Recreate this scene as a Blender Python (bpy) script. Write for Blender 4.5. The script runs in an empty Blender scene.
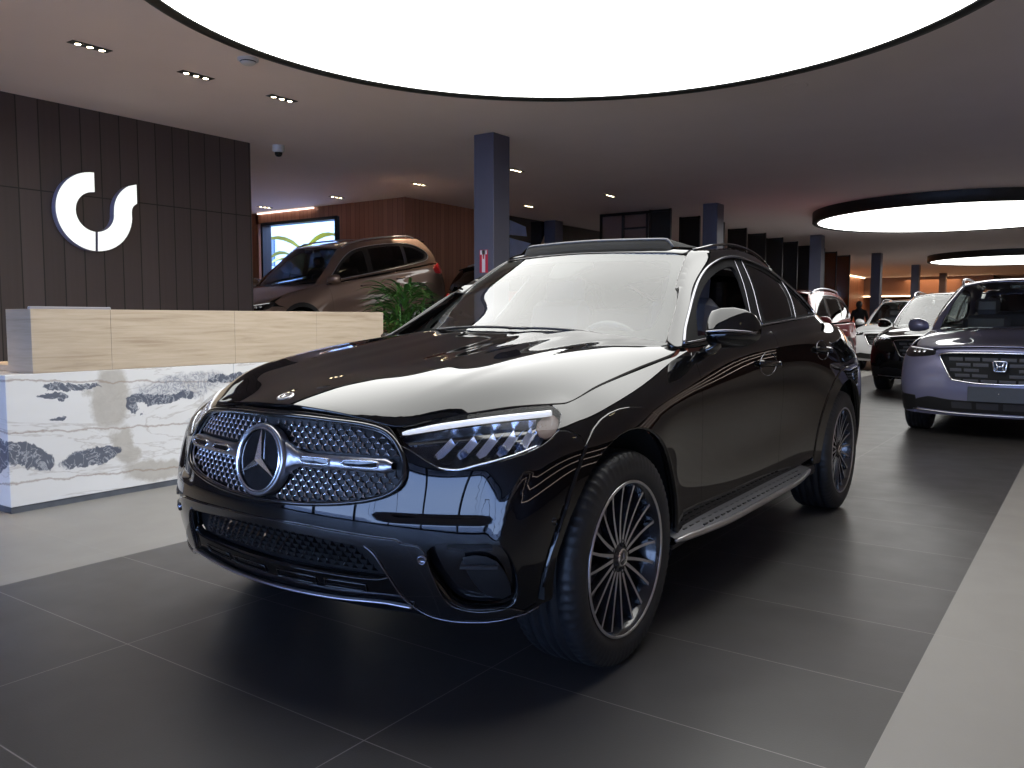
import bpy, bmesh, math, random
from math import sin, cos, tan, pi, radians as R, sqrt, atan2, hypot
from mathutils import Vector as V, Matrix, Euler
from mathutils.bvhtree import BVHTree
from mathutils.geometry import delaunay_2d_cdt
from mathutils.interpolate import poly_3d_calc
random.seed(7)
C = bpy.context.scene.collection
M = {}

# ---------------------------------------------------------------- objects
def tag(o, label=None, cat=None, group=None, kind=None):
    if label: o['label'] = label
    if cat: o['category'] = cat
    if group: o['group'] = group
    if kind: o['kind'] = kind
    return o

def empty(name, loc=(0, 0, 0), rz=0.0, label=None, cat=None, group=None):
    o = bpy.data.objects.new(name, None)
    C.objects.link(o)
    o.location = loc
    o.rotation_euler = (0, 0, rz)
    o.empty_display_size = 0.2
    return tag(o, label, cat, group)

def link_mesh(name, me, mats, parent=None, label=None):
    o = bpy.data.objects.new(name, me)
    C.objects.link(o)
    if not isinstance(mats, (list, tuple)): mats = [mats]
    for m in mats: me.materials.append(m)
    if parent: o.parent = parent
    if label: o['label'] = label
    return o

class MB:
    """collects shapes into one mesh"""
    def __init__(s): s.v = []; s.f = []; s.m = []; s.sm = []
    def add(s, vs, fs, m=0, smooth=True):
        n = len(s.v)
        s.v += [tuple(v) for v in vs]
        s.f += [tuple(i + n for i in f) for f in fs]
        s.m += [m] * len(fs); s.sm += [smooth] * len(fs)
        return s
    def box(s, c, d, m=0, rot=None, bev=0.0):
        x, y, z = d[0] / 2, d[1] / 2, d[2] / 2
        if bev > 0:
            b = min(bev, x * .9, y * .9, z * .9)
            vs = []
            for sx in (-1, 1):
                for sy in (-1, 1):
                    for sz in (-1, 1):
                        vs += [(sx * x, sy * (y - b), sz * (z - b)), (sx * (x - b), sy * y, sz * (z - b)), (sx * (x - b), sy * (y - b), sz * z)]
            bm = bmesh.new()
            for v in vs: bm.verts.new(v)
            r = bmesh.ops.convex_hull(bm, input=bm.verts)
            bm.verts.index_update()
            bm.verts.ensure_lookup_table()
            vs = [v.co.copy() for v in bm.verts]; fs = [[v.index for v in f.verts] for f in bm.faces]
            bm.free()
        else:
            vs = [V((a * x, b * y, g * z)) for a in (-1, 1) for b in (-1, 1) for g in (-1, 1)]
            fs = [(0, 1, 3, 2), (4, 6, 7, 5), (0, 4, 5, 1), (2, 3, 7, 6), (0, 2, 6, 4), (1, 5, 7, 3)]
        if rot is not None: vs = [rot @ V(v) for v in vs]
        vs = [V(v) + V(c) for v in vs]
        return s.add(vs, fs, m, False)
    def lathe(s, prof, n=32, c=(0, 0, 0), axis='z', m=0, closed=False, smooth=True, a0=0, a1=2 * pi):
        """prof: (radius, height) along axis"""
        vs = []; fs = []
        full = abs(a1 - a0 - 2 * pi) < 1e-6
        cnt = n if full else n + 1
        for i in range(cnt):
            a = a0 + (a1 - a0) * i / n
            for r, h in prof:
                if axis == 'z': p = (r * cos(a), r * sin(a), h)
                elif axis == 'y': p = (r * cos(a), h, -r * sin(a))
                else: p = (h, r * cos(a), r * sin(a))
                vs.append(V(p) + V(c))
        k = len(prof)
        for i in range(n):
            j = (i + 1) % cnt
            for t in range(k - 1 if not closed else k):
                u = (t + 1) % k
                fs.append((i * k + t, j * k + t, j * k + u, i * k + u))
        return s.add(vs, fs, m, smooth)
    def tube(s, pts, r, n=8, m=0, closed=False, cap=True, sq=None):
        """sweeps a circle (or ellipse sq=(a,b) with up vector z) along pts"""
        pts = [V(p) for p in pts]; N = len(pts)
        rr = r if isinstance(r, (list, tuple)) else [r] * N
        vs = []; fs = []
        up = None
        for i, p in enumerate(pts):
            if closed: t = pts[(i + 1) % N] - pts[i - 1]
            else: t = pts[min(i + 1, N - 1)] - pts[max(i - 1, 0)]
            t.normalize()
            if up is None:
                up = V((0, 0, 1)) if abs(t.z) < .9 else V((1, 0, 0))
            u = (up - t * up.dot(t)).normalized(); up = u
            w = t.cross(u)
            for k in range(n):
                a = 2 * pi * k / n
                ea, eb = (1, 1) if sq is None else sq
                vs.append(p + (u * cos(a) * ea + w * sin(a) * eb) * rr[i])
        for i in range(N if closed else N - 1):
            j = (i + 1) % N
            for k in range(n):
                l = (k + 1) % n
                fs.append((i * n + k, i * n + l, j * n + l, j * n + k))
        if cap and not closed:
            fs.append(tuple(range(n - 1, -1, -1))); fs.append(tuple((N - 1) * n + k for k in range(n)))
        return s.add(vs, fs, m, True)
    def prism(s, poly, z0, z1, m=0, mat=None, smooth=False):
        """poly in xy extruded z0..z1, mat optional Matrix"""
        n = len(poly)
        vs = [V((x, y, z0)) for x, y in poly] + [V((x, y, z1)) for x, y in poly]
        if mat is not None: vs = [mat @ v for v in vs]
        s.add(vs, [(i, (i + 1) % n, n + (i + 1) % n, n + i) for i in range(n)], m, smooth)
        n0 = len(s.v) - 2 * n
        tri = delaunay_2d_cdt([V((x, y)) for x, y in poly], [], [list(range(n))], 1, 1e-6)
        if len(tri[0]) == n:
            for f in tri[2]:
                s.f.append(tuple(n0 + i for i in reversed(f))); s.m.append(m); s.sm.append(False)
                s.f.append(tuple(n0 + n + i for i in f)); s.m.append(m); s.sm.append(False)
        else:
            s.f.append(tuple(n0 + i for i in reversed(range(n)))); s.f.append(tuple(n0 + n + i for i in range(n)))
            s.m += [m, m]; s.sm += [False, False]
        return s
    def grid(s, P, m=0, closed_u=False, smooth=True):
        nu = len(P); nv = len(P[0])
        vs = [p for row in P for p in row]
        fs = []
        for i in range(nu if closed_u else nu - 1):
            j = (i + 1) % nu
            for k in range(nv - 1):
                fs.append((i * nv + k, j * nv + k, j * nv + k + 1, i * nv + k + 1))
        return s.add(vs, fs, m, smooth)
    def mirror_y(s):
        n = len(s.v); s.v += [(x, -y, z) for x, y, z in s.v]
        k = len(s.f)
        for i in range(k):
            s.f.append(tuple(n + j for j in reversed(s.f[i]))); s.m.append(s.m[i]); s.sm.append(s.sm[i])
        return s
    def build(s, name, mats, parent=None, label=None, bevel=0, sub=0, fixn=False, angle=None, weld=0):
        me = bpy.data.meshes.new(name)
        me.from_pydata(s.v, [], s.f)
        me.polygons.foreach_set('material_index', s.m)
        me.polygons.foreach_set('use_smooth', s.sm)
        if fixn or weld:
            bm = bmesh.new(); bm.from_mesh(me)
            if weld: bmesh.ops.remove_doubles(bm, verts=bm.verts, dist=weld)
            if fixn: bmesh.ops.recalc_face_normals(bm, faces=bm.faces)
            bm.to_mesh(me); bm.free()
        me.update()
        if angle is not None:
            me.polygons.foreach_set('use_smooth', [True] * len(me.polygons))
            me.set_sharp_from_angle(angle=angle)
        o = link_mesh(name, me, mats, parent, label)
        if bevel:
            b = o.modifiers.new('bevel', 'BEVEL'); b.width = bevel; b.segments = 2; b.limit_method = 'ANGLE'; b.angle_limit = R(40)
            b.harden_normals = False
        if sub:
            b = o.modifiers.new('sub', 'SUBSURF'); b.levels = sub; b.render_levels = sub
        return o

def copy_tree(o, parent=None):
    c = o.copy(); C.objects.link(c)
    if parent: c.parent = parent
    for ch in list(o.children): copy_tree(ch, c)
    return c

# ---------------------------------------------------------------- curves
def spline(pts, n=8, closed=False):
    """Catmull-Rom through pts; a point given as (coords..., 'c') is a sharp corner"""
    P = []; corner = []
    for p in pts:
        if p[-1] == 'c': P.append(V(p[:-1])); corner.append(True)
        else: P.append(V(p)); corner.append(False)
    N = len(P); out = []
    segs = N if closed else N - 1
    for i in range(segs):
        p1, p2 = P[i], P[(i + 1) % N]
        p0 = P[i - 1] if (closed or i > 0) else p1 * 2 - p2
        p3 = P[(i + 2) % N] if (closed or i + 2 < N) else p2 * 2 - p1
        d = (p2 - p1).length
        m1 = (p2 - p1) if corner[i] else (p2 - p0) * (d / max(1e-9, (p2 - p1).length + (p1 - p0).length))
        j = (i + 1) % N
        m2 = (p2 - p1) if corner[j] else (p3 - p1) * (d / max(1e-9, (p3 - p2).length + (p2 - p1).length))
        k = 1 if (corner[i] and corner[j]) else n
        for q in range(k):
            t = q / k
            out.append(p1 * (2 * t**3 - 3 * t * t + 1) + m1 * (t**3 - 2 * t * t + t) + p2 * (-2 * t**3 + 3 * t * t) + m2 * (t**3 - t * t))
    if not closed: out.append(P[-1].copy())
    return out

def resample(pts, step, closed=False):
    P = [V(p) for p in pts]
    if closed: P = P + [P[0]]
    L = [0]
    for a, b in zip(P, P[1:]): L.append(L[-1] + (b - a).length)
    n = max(2, int(round(L[-1] / step)))
    out = []; k = 0
    for i in range(n + (0 if closed else 1)):
        s = L[-1] * i / n
        while k < len(L) - 2 and L[k + 1] < s: k += 1
        t = (s - L[k]) / max(1e-9, L[k + 1] - L[k])
        out.append(P[k].lerp(P[k + 1], min(1, t)))
    return out

# ---------------------------------------------------------------- body skins
def catmull(verts, faces, crease=None, level=4, fit=4):
    """subdivision surface that passes through the given points; returns verts, faces, normals"""
    tgt = [V(v) for v in verts]
    def run(vs, lv):
        me = bpy.data.meshes.new('cage'); me.from_pydata([tuple(v) for v in vs], [], faces)
        if crease:
            at = me.attributes.new('crease_edge', 'FLOAT', 'EDGE')
            for i, e in enumerate(me.edges):
                k = tuple(sorted(e.vertices))
                if k in crease: at.data[i].value = crease[k]
        o = bpy.data.objects.new('cage', me); C.objects.link(o)
        s = o.modifiers.new('s', 'SUBSURF'); s.levels = lv; s.use_limit_surface = True; s.boundary_smooth = 'PRESERVE_CORNERS'
        dg = bpy.context.evaluated_depsgraph_get()
        ev = o.evaluated_get(dg).to_mesh()
        V_ = [v.co.copy() for v in ev.vertices]; F_ = [tuple(p.vertices) for p in ev.polygons]
        N_ = [n.vector.copy() for n in ev.vertex_normals]
        o.evaluated_get(dg).to_mesh_clear()
        bpy.data.objects.remove(o); bpy.data.meshes.remove(me)
        return V_, F_, N_
    cur = [v.copy() for v in tgt]
    for _ in range(fit):
        lim = run(cur, 1)[0]
        cur = [c + (t - lim[i]) * .9 for i, (c, t) in enumerate(zip(cur, tgt))]
    return run(cur, level)

class Skin:
    def __init__(s, verts, faces, norms):
        s.v, s.f, s.n = verts, faces, norms
        s.t = BVHTree.FromPolygons(verts, faces)
        c = sum(verts, V((0, 0, 0))) / len(verts)
        # outward orientation
        k = sum(1 if (v - c).dot(n) > 0 else -1 for v, n in zip(verts[::7], norms[::7]))
        if k < 0: s.n = [-n for n in norms]
    def normal(s, p, i):
        f = s.f[i]
        w = poly_3d_calc([s.v[j] for j in f], p)
        n = V((0, 0, 0))
        for j, a in zip(f, w): n += s.n[j] * a
        return n.normalized()
    def cast(s, o, d, front=True):
        o = V(o); d = V(d).normalized()
        for _ in range(6):
            p, n, i, t = s.t.ray_cast(o, d)
            if p is None: return None
            nn = s.normal(p, i)
            if not front or nn.dot(d) < 0: return p, nn
            o = p + d * 1e-4
        return None
    def near(s, p):
        q, n, i, d = s.t.find_nearest(V(p))
        return q, s.normal(q, i)

def sm(t):
    t = max(0.0, min(1.0, t)); return t * t * (3 - 2 * t)
def lerp_tab(x, tab):
    for (a, b), (c, d) in zip(tab, tab[1:]):
        if x <= c: return b + (d - b) * max(0, (x - a)) / (c - a)
    return tab[-1][1]
class Planar:
    def __init__(s, d):
        s.d = V(d).normalized()
        up = V((0, 0, 1)) if abs(s.d.z) < .9 else V((1, 0, 0))
        s.u = up.cross(s.d).normalized(); s.w = s.d.cross(s.u)
    def uv(s, p): p = V(p); return V((p.dot(s.u), p.dot(s.w)))
    def ray(s, q): return s.u * q.x + s.w * q.y - s.d * 5, s.d
class Cyl:
    """rays towards a vertical axis through (x0, y0)"""
    def __init__(s, x0, y0=0.0, sgn=1, r=.8): s.x0, s.y0, s.k, s.r = x0, y0, sgn, r
    def uv(s, p): return V((atan2(p[1] - s.y0, (p[0] - s.x0) * s.k) * s.r, p[2]))
    def ray(s, q):
        a = q.x / s.r; d = V((cos(a) * s.k, sin(a), 0))
        return V((s.x0, s.y0, q.y)) + d * 5, -d
def lift(skin, mp, q):
    o, d = mp.ray(q)
    h = skin.cast(o, d)
    if h is None:
        # beside the skin: nearest point of the skin to the ray
        best = None
        for k in range(30, 70):
            p = o + d * (k * .1); c, n = skin.near(p)
            e = (c - p).length
            if best is None or e < best[0]: best = (e, c, n)
        return best[1], best[2]
    return h
def bridge(P, F, N, d):
    pass

def panel(skin, name, outline, mp, mat, parent, step=.02, holes=(), off=0.0, thick=.012, rim=True, mirror=False, label=None, gap=0.0, edge=.0025, offf=None, shape=None):
    """A body panel cut out of the skin: closed 3-D loops, mapped by mp onto the skin."""
    if not hasattr(mp, 'uv'): mp = Planar(mp)
    loops = [[mp.uv(q) for q in l] for l in [outline] + list(holes)]
    loops = [resample(l, step, True) for l in loops]
    def inset(L, gp):
        n = len(L); ar = sum(L[i].x * L[(i + 1) % n].y - L[(i + 1) % n].x * L[i].y for i in range(n)); out = []
        for i in range(n):
            t = (L[(i + 1) % n] - L[i - 1]).normalized(); nn = V((-t.y, t.x)) * (1 if ar > 0 else -1)
            out.append(L[i] + nn * gp)
        return out
    if gap: loops = [inset(loops[0], gap)] + [inset(l, -gap) for l in loops[1:]]
    pts = []; edges = []
    for l in loops:
        b = len(pts); pts += l
        edges += [(b + i, b + (i + 1) % len(l)) for i in range(len(l))]
    segs = [(l[i], l[(i + 1) % len(l)]) for l in loops for i in range(len(l))]
    def inside(p):
        c = False
        for a, b in segs:
            if (a.y > p.y) != (b.y > p.y) and p.x < (b.x - a.x) * (p.y - a.y) / (b.y - a.y) + a.x: c = not c
        return c
    L0 = loops[0]
    x0 = min(p.x for p in L0); x1 = max(p.x for p in L0); y0 = min(p.y for p in L0); y1 = max(p.y for p in L0)
    g = step; cell = {}
    for p in pts: cell.setdefault((int(p.x // g), int(p.y // g)), []).append(p)
    for j in range(int((y1 - y0) / g / .87) + 2):
        for i in range(int((x1 - x0) / g) + 2):
            p = V((x0 + (i + .5 * (j % 2)) * g, y0 + j * g * .87))
            if not inside(p): continue
            cx, cy = int(p.x // g), int(p.y // g)
            if any((q - p).length < g * .6 for a in (-1, 0, 1) for b in (-1, 0, 1) for q in cell.get((cx + a, cy + b), ())): continue
            pts.append(p)
    r = delaunay_2d_cdt(pts, edges, [], 0, 1e-7)
    P2, F2 = r[0], r[2]
    P3 = []; N3 = []
    for p in P2:
        h = lift(skin, mp, p)
        o_ = off if offf is None else offf(h[0])
        nn_ = h[1]
        if shape:
            o_ += shape(h[0]); t1 = V((0, 0, 1)).cross(nn_)
            t1 = t1.normalized() if t1.length > .05 else V((0, 1, 0)); t2 = nn_.cross(t1); e_ = .002
            g1 = (shape(h[0] + t1 * e_) - shape(h[0] - t1 * e_)) / (2 * e_); g2 = (shape(h[0] + t2 * e_) - shape(h[0] - t2 * e_)) / (2 * e_)
            nn_ = (nn_ - t1 * g1 - t2 * g2).normalized()
        P3.append(h[0] + h[1] * o_); N3.append(nn_)
    faces = []
    for f in F2:
        c = sum((P2[i] for i in f), V((0, 0))) / len(f)
        if not inside(c): continue
        a, b, cc = P3[f[0]], P3[f[1]], P3[f[2]]
        if (b - a).cross(cc - a).length < 1e-9: continue
        if (b - a).cross(cc - a).dot(N3[f[0]]) < 0: f = tuple(reversed(f))
        faces.append(tuple(f))
    cnt = {}
    for f in faces:
        for i in range(len(f)): cnt[(f[i], f[(i + 1) % len(f)])] = 1
    bnd = [e for e in cnt if (e[1], e[0]) not in cnt]
    vs = list(P3); ns = list(N3); fs = list(faces)
    if rim and thick:
        outn = {}
        for a, b in bnd:
            t = (P3[b] - P3[a]).normalized()
            for k in (a, b): outn[k] = outn.get(k, V((0, 0, 0))) + t.cross(N3[k])
        m1 = {}; m2 = {}
        for k, o_ in outn.items():
            o_ = o_.normalized()
            m1[k] = len(vs); vs.append(P3[k] + o_ * edge - N3[k] * edge); ns.append((o_ * .8 + N3[k] * .6).normalized())
            m2[k] = len(vs); vs.append(P3[k] + o_ * edge - N3[k] * thick); ns.append(o_)
        for a, b in bnd:
            fs.append((b, a, m1[a], m1[b])); fs.append((m1[b], m1[a], m2[a], m2[b]))
    res = []
    for s in ((1, -1) if mirror else (1,)):
        vv = [(v.x, v.y * s, v.z) for v in vs]; nn = [(n.x, n.y * s, n.z) for n in ns]
        ff = fs if s == 1 else [tuple(reversed(f)) for f in fs]
        me = bpy.data.meshes.new(name); me.from_pydata(vv, [], ff)
        me.polygons.foreach_set('use_smooth', [True] * len(ff)); me.update()
        me.normals_split_custom_set_from_vertices(nn)
        res.append(link_mesh(name, me, mat, parent, label))
    return res if mirror else res[0]

def skinline(skin, pts, mp, off=0.0):
    """lift a 3-D polyline along the mapping onto the skin"""
    if not hasattr(mp, 'uv'): mp = Planar(mp)
    out = []
    for p in pts:
        h = lift(skin, mp, mp.uv(p)); out.append(h[0] + h[1] * off)
    return out
def my(pts): return [V((p[0], -p[1], p[2])) for p in pts]
def loop_half(half):
    """half outline from centre to centre (y >= 0) -> full symmetric closed loop"""
    h = [V(p) for p in half]
    return h + [V((p.x, -p.y, p.z)) for p in reversed(h) if abs(p.y) > 1e-5]
# ---------------------------------------------------------------- materials
def nt(name):
    m = bpy.data.materials.new(name); m.use_nodes = True
    n = m.node_tree.nodes; b = n['Principled BSDF']
    return m, m.node_tree, n, b
def setp(b, **k):
    al = {'base': 'Base Color', 'rough': 'Roughness', 'metal': 'Metallic', 'coat': 'Coat Weight', 'crough': 'Coat Roughness', 'ior': 'IOR', 'spec': 'Specular IOR Level', 'trans': 'Transmission Weight', 'alpha': 'Alpha', 'em': 'Emission Color', 'es': 'Emission Strength', 'cior': 'Coat IOR'}
    for a, v in k.items():
        i = b.inputs[al[a]]
        if a in ('base', 'em') and len(v) == 3: v = (*v, 1)
        i.default_value = v
def srgb(r, g, b):
    f = lambda c: (c / 255 / 12.92) if c / 255 <= .04045 else ((c / 255 + .055) / 1.055) ** 2.4
    return (f(r), f(g), f(b))
def mat(name, base, rough=.5, noise=0.0, nscale=20.0, bump=0.0, bscale=200.0, **k):
    m, t, n, b = nt(name)
    setp(b, base=base, rough=rough, **k)
    if noise:
        tc = n.new('ShaderNodeTexCoord'); nz = n.new('ShaderNodeTexNoise'); nz.inputs['Scale'].default_value = nscale; nz.inputs['Detail'].default_value = 4
        mx = n.new('ShaderNodeMix'); mx.data_type = 'RGBA'
        t.links.new(tc.outputs['Object'], nz.inputs['Vector']); t.links.new(nz.outputs['Fac'], mx.inputs['Factor'])
        c = V(base[:3])
        mx.inputs['A'].default_value = (*(c * (1 - noise)), 1); mx.inputs['B'].default_value = (*(c * (1 + noise)), 1)
        t.links.new(mx.outputs['Result'], b.inputs['Base Color'])
    if bump:
        tc = n.new('ShaderNodeTexCoord'); nz = n.new('ShaderNodeTexNoise'); nz.inputs['Scale'].default_value = bscale
        bp = n.new('ShaderNodeBump'); bp.inputs['Strength'].default_value = bump; bp.inputs['Distance'].default_value = .002
        t.links.new(tc.outputs['Object'], nz.inputs['Vector']); t.links.new(nz.outputs['Fac'], bp.inputs['Height']); t.links.new(bp.outputs['Normal'], b.inputs['Normal'])
    M[name] = m
    return m
def paint(name, base, metal=0.0, rough=.35, coat=1.0):
    m, t, n, b = nt(name)
    setp(b, base=base, rough=rough, metal=metal, coat=coat, crough=.012, cior=1.55, spec=0.0 if metal == 0 else .5)
    # very fine flake variation
    tc = n.new('ShaderNodeTexCoord'); nz = n.new('ShaderNodeTexNoise'); nz.inputs['Scale'].default_value = 900
    mp = n.new('ShaderNodeMapRange'); mp.inputs['To Min'].default_value = max(0, rough - .05); mp.inputs['To Max'].default_value = rough + .05
    t.links.new(tc.outputs['Object'], nz.inputs['Vector']); t.links.new(nz.outputs['Fac'], mp.inputs['Value']); t.links.new(mp.outputs['Result'], b.inputs['Roughness'])
    M[name] = m
    return m
def emit(name, col, s):
    m, t, n, b = nt(name); setp(b, base=(0, 0, 0), rough=.6, em=col, es=s); M[name] = m; return m
def glass(name, tint=(1, 1, 1), dark=.0, rough=.0, ior=1.5, fr=1.0):
    """thin pane: sees through (tinted) and mirrors by Fresnel"""
    m = bpy.data.materials.new(name); m.use_nodes = True; t = m.node_tree; n = t.nodes; n.clear()
    out = n.new('ShaderNodeOutputMaterial'); mx = n.new('ShaderNodeMixShader'); tr = n.new('ShaderNodeBsdfTransparent'); gl = n.new('ShaderNodeBsdfGlossy'); f = n.new('ShaderNodeFresnel')
    geo = n.new('ShaderNodeNewGeometry'); mi = n.new('ShaderNodeMix'); mi.data_type = 'FLOAT'   # thin pane: same mirroring from both sides
    t.links.new(geo.outputs['Backfacing'], mi.inputs['Factor']); mi.inputs['A'].default_value = ior; mi.inputs['B'].default_value = 1 / ior
    t.links.new(mi.outputs['Result'], f.inputs['IOR']); tr.inputs['Color'].default_value = (*tint, 1); gl.inputs['Roughness'].default_value = rough
    if fr != 1.0:
        mt = n.new('ShaderNodeMath'); mt.operation = 'MULTIPLY'; mt.inputs[1].default_value = fr; mt.use_clamp = True
        t.links.new(f.outputs[0], mt.inputs[0]); t.links.new(mt.outputs[0], mx.inputs[0])
    else: t.links.new(f.outputs[0], mx.inputs[0])
    t.links.new(tr.outputs[0], mx.inputs[1]); t.links.new(gl.outputs[0], mx.inputs[2]); t.links.new(mx.outputs[0], out.inputs[0])
    M[name] = m; return m

paint('black_paint', (.0035, .0035, .004), rough=.3)
paint('bronze_paint', (.25, .17, .135), metal=.7, rough=.34)
paint('violet_paint', (.17, .17, .27), metal=.5, rough=.38)
paint('white_paint', (.72, .73, .74), rough=.4)
paint('red_paint', (.22, .018, .02), metal=.2, rough=.35)
mat('black_plastic', (.007, .007, .008), .42, noise=.2, nscale=60, bump=.2, bscale=900)
mat('gloss_black', (.006, .006, .007), .12, coat=1.0, crough=.02, noise=.1)
mat('underbody', (.006, .006, .006), .9, noise=.2)
mat('rubber', (.011, .012, .014), .5, noise=.25, nscale=30, bump=.3, bscale=300)
mat('chrome', (.82, .82, .84), .07, metal=1.0, noise=.02)
mat('satin_chrome', (.50, .50, .54), .28, metal=1.0, noise=.05)
mat('spoke_face', (.62, .62, .65), .32, metal=1.0, noise=.05)
mat('spoke_dark', (.012, .012, .016), .25, coat=.6, noise=.1)
mat('disc_steel', (.25, .25, .27), .35, metal=1.0, noise=.1)
mat('alu_step', (.55, .55, .56), .3, metal=1.0, noise=.08, nscale=80)
mat('step_top', (.11, .11, .12), .45, metal=.7, noise=.15)
glass('windshield_glass', (.72, .78, .76), ior=1.85)
glass('dark_glass', (.035, .035, .04), ior=1.55)
glass('side_glass', (.45, .5, .5), ior=1.5)
glass('lamp_glass', (.95, .96, .98), ior=1.4, fr=.45)
mat('interior_dark', (.035, .035, .038), .7, noise=.2)
mat('seat_leather', (.05, .05, .065), .5, noise=.15)
mat('seat_brown', (.45, .14, .09), .5, noise=.15)
mat('lamp_chrome', (.90, .92, .97), .26, metal=1.0, noise=.03)
mat('lamp_amber', (.10, .045, .03), .4, noise=.2)
mat('lamp_red', (.35, .01, .012), .15, coat=1.0, noise=.1)
mat('white_trim', (.75, .75, .76), .35, noise=.02)
mat('light_guide', (.85, .86, .88), .25, coat=.5, noise=.02, em=(1, 1, 1), es=.45)
mat('lamp_blue', (.05, .07, .14), .08, coat=1.0, noise=.1)
mat('grille_grey', (.06, .06, .07), .3, metal=.6, noise=.1)
mat('plate_grey', (.035, .038, .045), .5, noise=.1)
glass('clear_screen', (.75, .8, .78), ior=1.35)
glass('screen_plain', (.35, .4, .42), ior=1.5)
glass('room_glass', (.93, .96, .97), ior=1.4)
mat('emblem_side', (.30, .29, .42), .4, noise=.05)
mat('picture_blue', (.50, .62, .95), .3, noise=.15, nscale=3)
mat('picture_bronze', (.75, .50, .26), .35, metal=.0, noise=.5, nscale=6)
mat('outdoor_window', (.10, .14, .17), .1, noise=.1)
mat('wood_dark', (.060, .022, .014), .35, noise=.3, nscale=2)
mat('silver_grey', (.30, .30, .34), .4, metal=.3, noise=.03)
mat('dark_cloth', (.010, .010, .012), .8, noise=.1)
mat('dark_chrome', (.25, .25, .28), .25, metal=1.0, noise=.03)
mat('star_silver', (.95, .95, .97), .22, metal=1.0, noise=.02)
mat('grey_plastic', (.13, .13, .14), .5, noise=.05)
mat('plinth_slate', (.10, .11, .13), .5, noise=.5, nscale=9)
mat('slat_black', (.03, .03, .034), .25, noise=.1, coat=.5)
mat('ceramic_black', (.006, .006, .007), .6, noise=.1, spec=.08)
# ================================================================ the black coupe SUV
# car coordinates: x forward from the front axle, y to the car's left, z up
CAM_H = 1.179; AX = -2.206; AY = 2.489
def box_skin(side, front, rear, top, level=4, cre=None):
    """side: stations (front to rear) of [(x,y,z)...] bottom to top; front: stations from the corner to the centre
    line (corner first, last has y=0); rear: likewise (corner first). top: for every side station (excluding both
    corners) the inner points matching front stations 1.. . Half body, mirrored here."""
    vs = []; idx = {}
    def add(p):
        k = (round(p[0], 5), round(p[1], 5), round(p[2], 5))
        if k not in idx: idx[k] = len(vs); vs.append(V(p))
        return idx[k]
    fs = []
    ring = [list(reversed(front))[:-1]][0] + [front[0]] + side + [rear[0]] + rear[1:]
    nb = len(ring[0])
    I = [[add(p) for p in st] for st in ring]
    nf = len(front)
    for a in range(len(ring) - 1):
        for b in range(nb - 1): fs.append((I[a][b], I[a + 1][b], I[a + 1][b + 1], I[a][b + 1]))
    # top grid rows: front edge, side stations, rear edge ; columns: edge, inner..., centre
    if top is not None:
        rows = [[add(st[-1]) for st in front]]
        for st, inner in zip(side, top): rows.append([add(st[-1])] + [add(p) for p in inner])
        rows.append([add(st[-1]) for st in rear])
        for a in range(len(rows) - 1):
            for b in range(nf - 1): fs.append((rows[a][b], rows[a + 1][b], rows[a + 1][b + 1], rows[a][b + 1]))
    crease = {}
    if cre:
        for pa, pb, c in cre:
            crease[tuple(sorted((add(pa), add(pb))))] = c
    n = len(vs); mir = {}
    for i in range(n):
        if abs(vs[i].y) < 1e-6: mir[i] = i
        else: mir[i] = len(vs); vs.append(V((vs[i].x, -vs[i].y, vs[i].z)))
    fs2 = fs + [tuple(mir[i] for i in reversed(f)) for f in fs]
    for (a, b), c in list(crease.items()): crease[tuple(sorted((mir[a], mir[b])))] = c
    return Skin(*catmull(vs, fs2, crease, level))

#            b0                 b1                 b2                 b3                 b4                 b5
FRONT = [
 [(.47, .825, .26), (.495, .85, .42), (.48, .865, .56), (.46, .86, .70), (.42, .84, .815), (.36, .785, .882)],
 [(.585, .62, .25), (.645, .63, .42), (.655, .63, .56), (.625, .625, .70), (.575, .615, .80), (.52, .59, .868)],
 [(.66, .36, .25), (.725, .37, .42), (.745, .37, .56), (.715, .37, .70), (.685, .37, .82), (.645, .355, .885)],
 [(.69, .0, .25), (.765, .0, .42), (.785, .0, .56), (.76, .0, .70), (.735, .0, .84), (.71, .0, .898)]]
SIDE = [
 [(.26, .895, .27), (.26, .915, .44), (.26, .93, .60), (.25, .92, .75), (.22, .88, .85), (.17, .80, .925)],
 [(0, .93, .28), (0, .945, .46), (0, .95, .64), (0, .94, .78), (0, .895, .885), (0, .805, .957)],
 [(-.32, .905, .28), (-.32, .915, .45), (-.32, .915, .62), (-.32, .925, .79), (-.32, .905, .91), (-.32, .815, 1.0)],
 [(-.72, .885, .28), (-.72, .895, .45), (-.72, .895, .62), (-.72, .905, .80), (-.72, .90, .94), (-.70, .825, 1.058)],
 [(-1.3, .885, .28), (-1.3, .89, .45), (-1.3, .885, .62), (-1.3, .905, .81), (-1.3, .905, .965), (-1.3, .85, 1.108)],
 [(-2.0, .885, .28), (-2.0, .89, .45), (-2.0, .89, .62), (-2.0, .91, .82), (-2.0, .915, .985), (-2.0, .85, 1.152)],
 [(-2.45, .895, .28), (-2.45, .91, .45), (-2.45, .92, .63), (-2.45, .93, .83), (-2.45, .92, 1.0), (-2.45, .84, 1.174)],
 [(-2.888, .93, .28), (-2.888, .95, .46), (-2.888, .955, .66), (-2.888, .945, .85), (-2.888, .91, 1.01), (-2.888, .805, 1.178)],
 [(-3.3, .90, .28), (-3.3, .92, .45), (-3.3, .93, .64), (-3.3, .92, .84), (-3.3, .87, 1.0), (-3.3, .76, 1.15)]]
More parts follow.
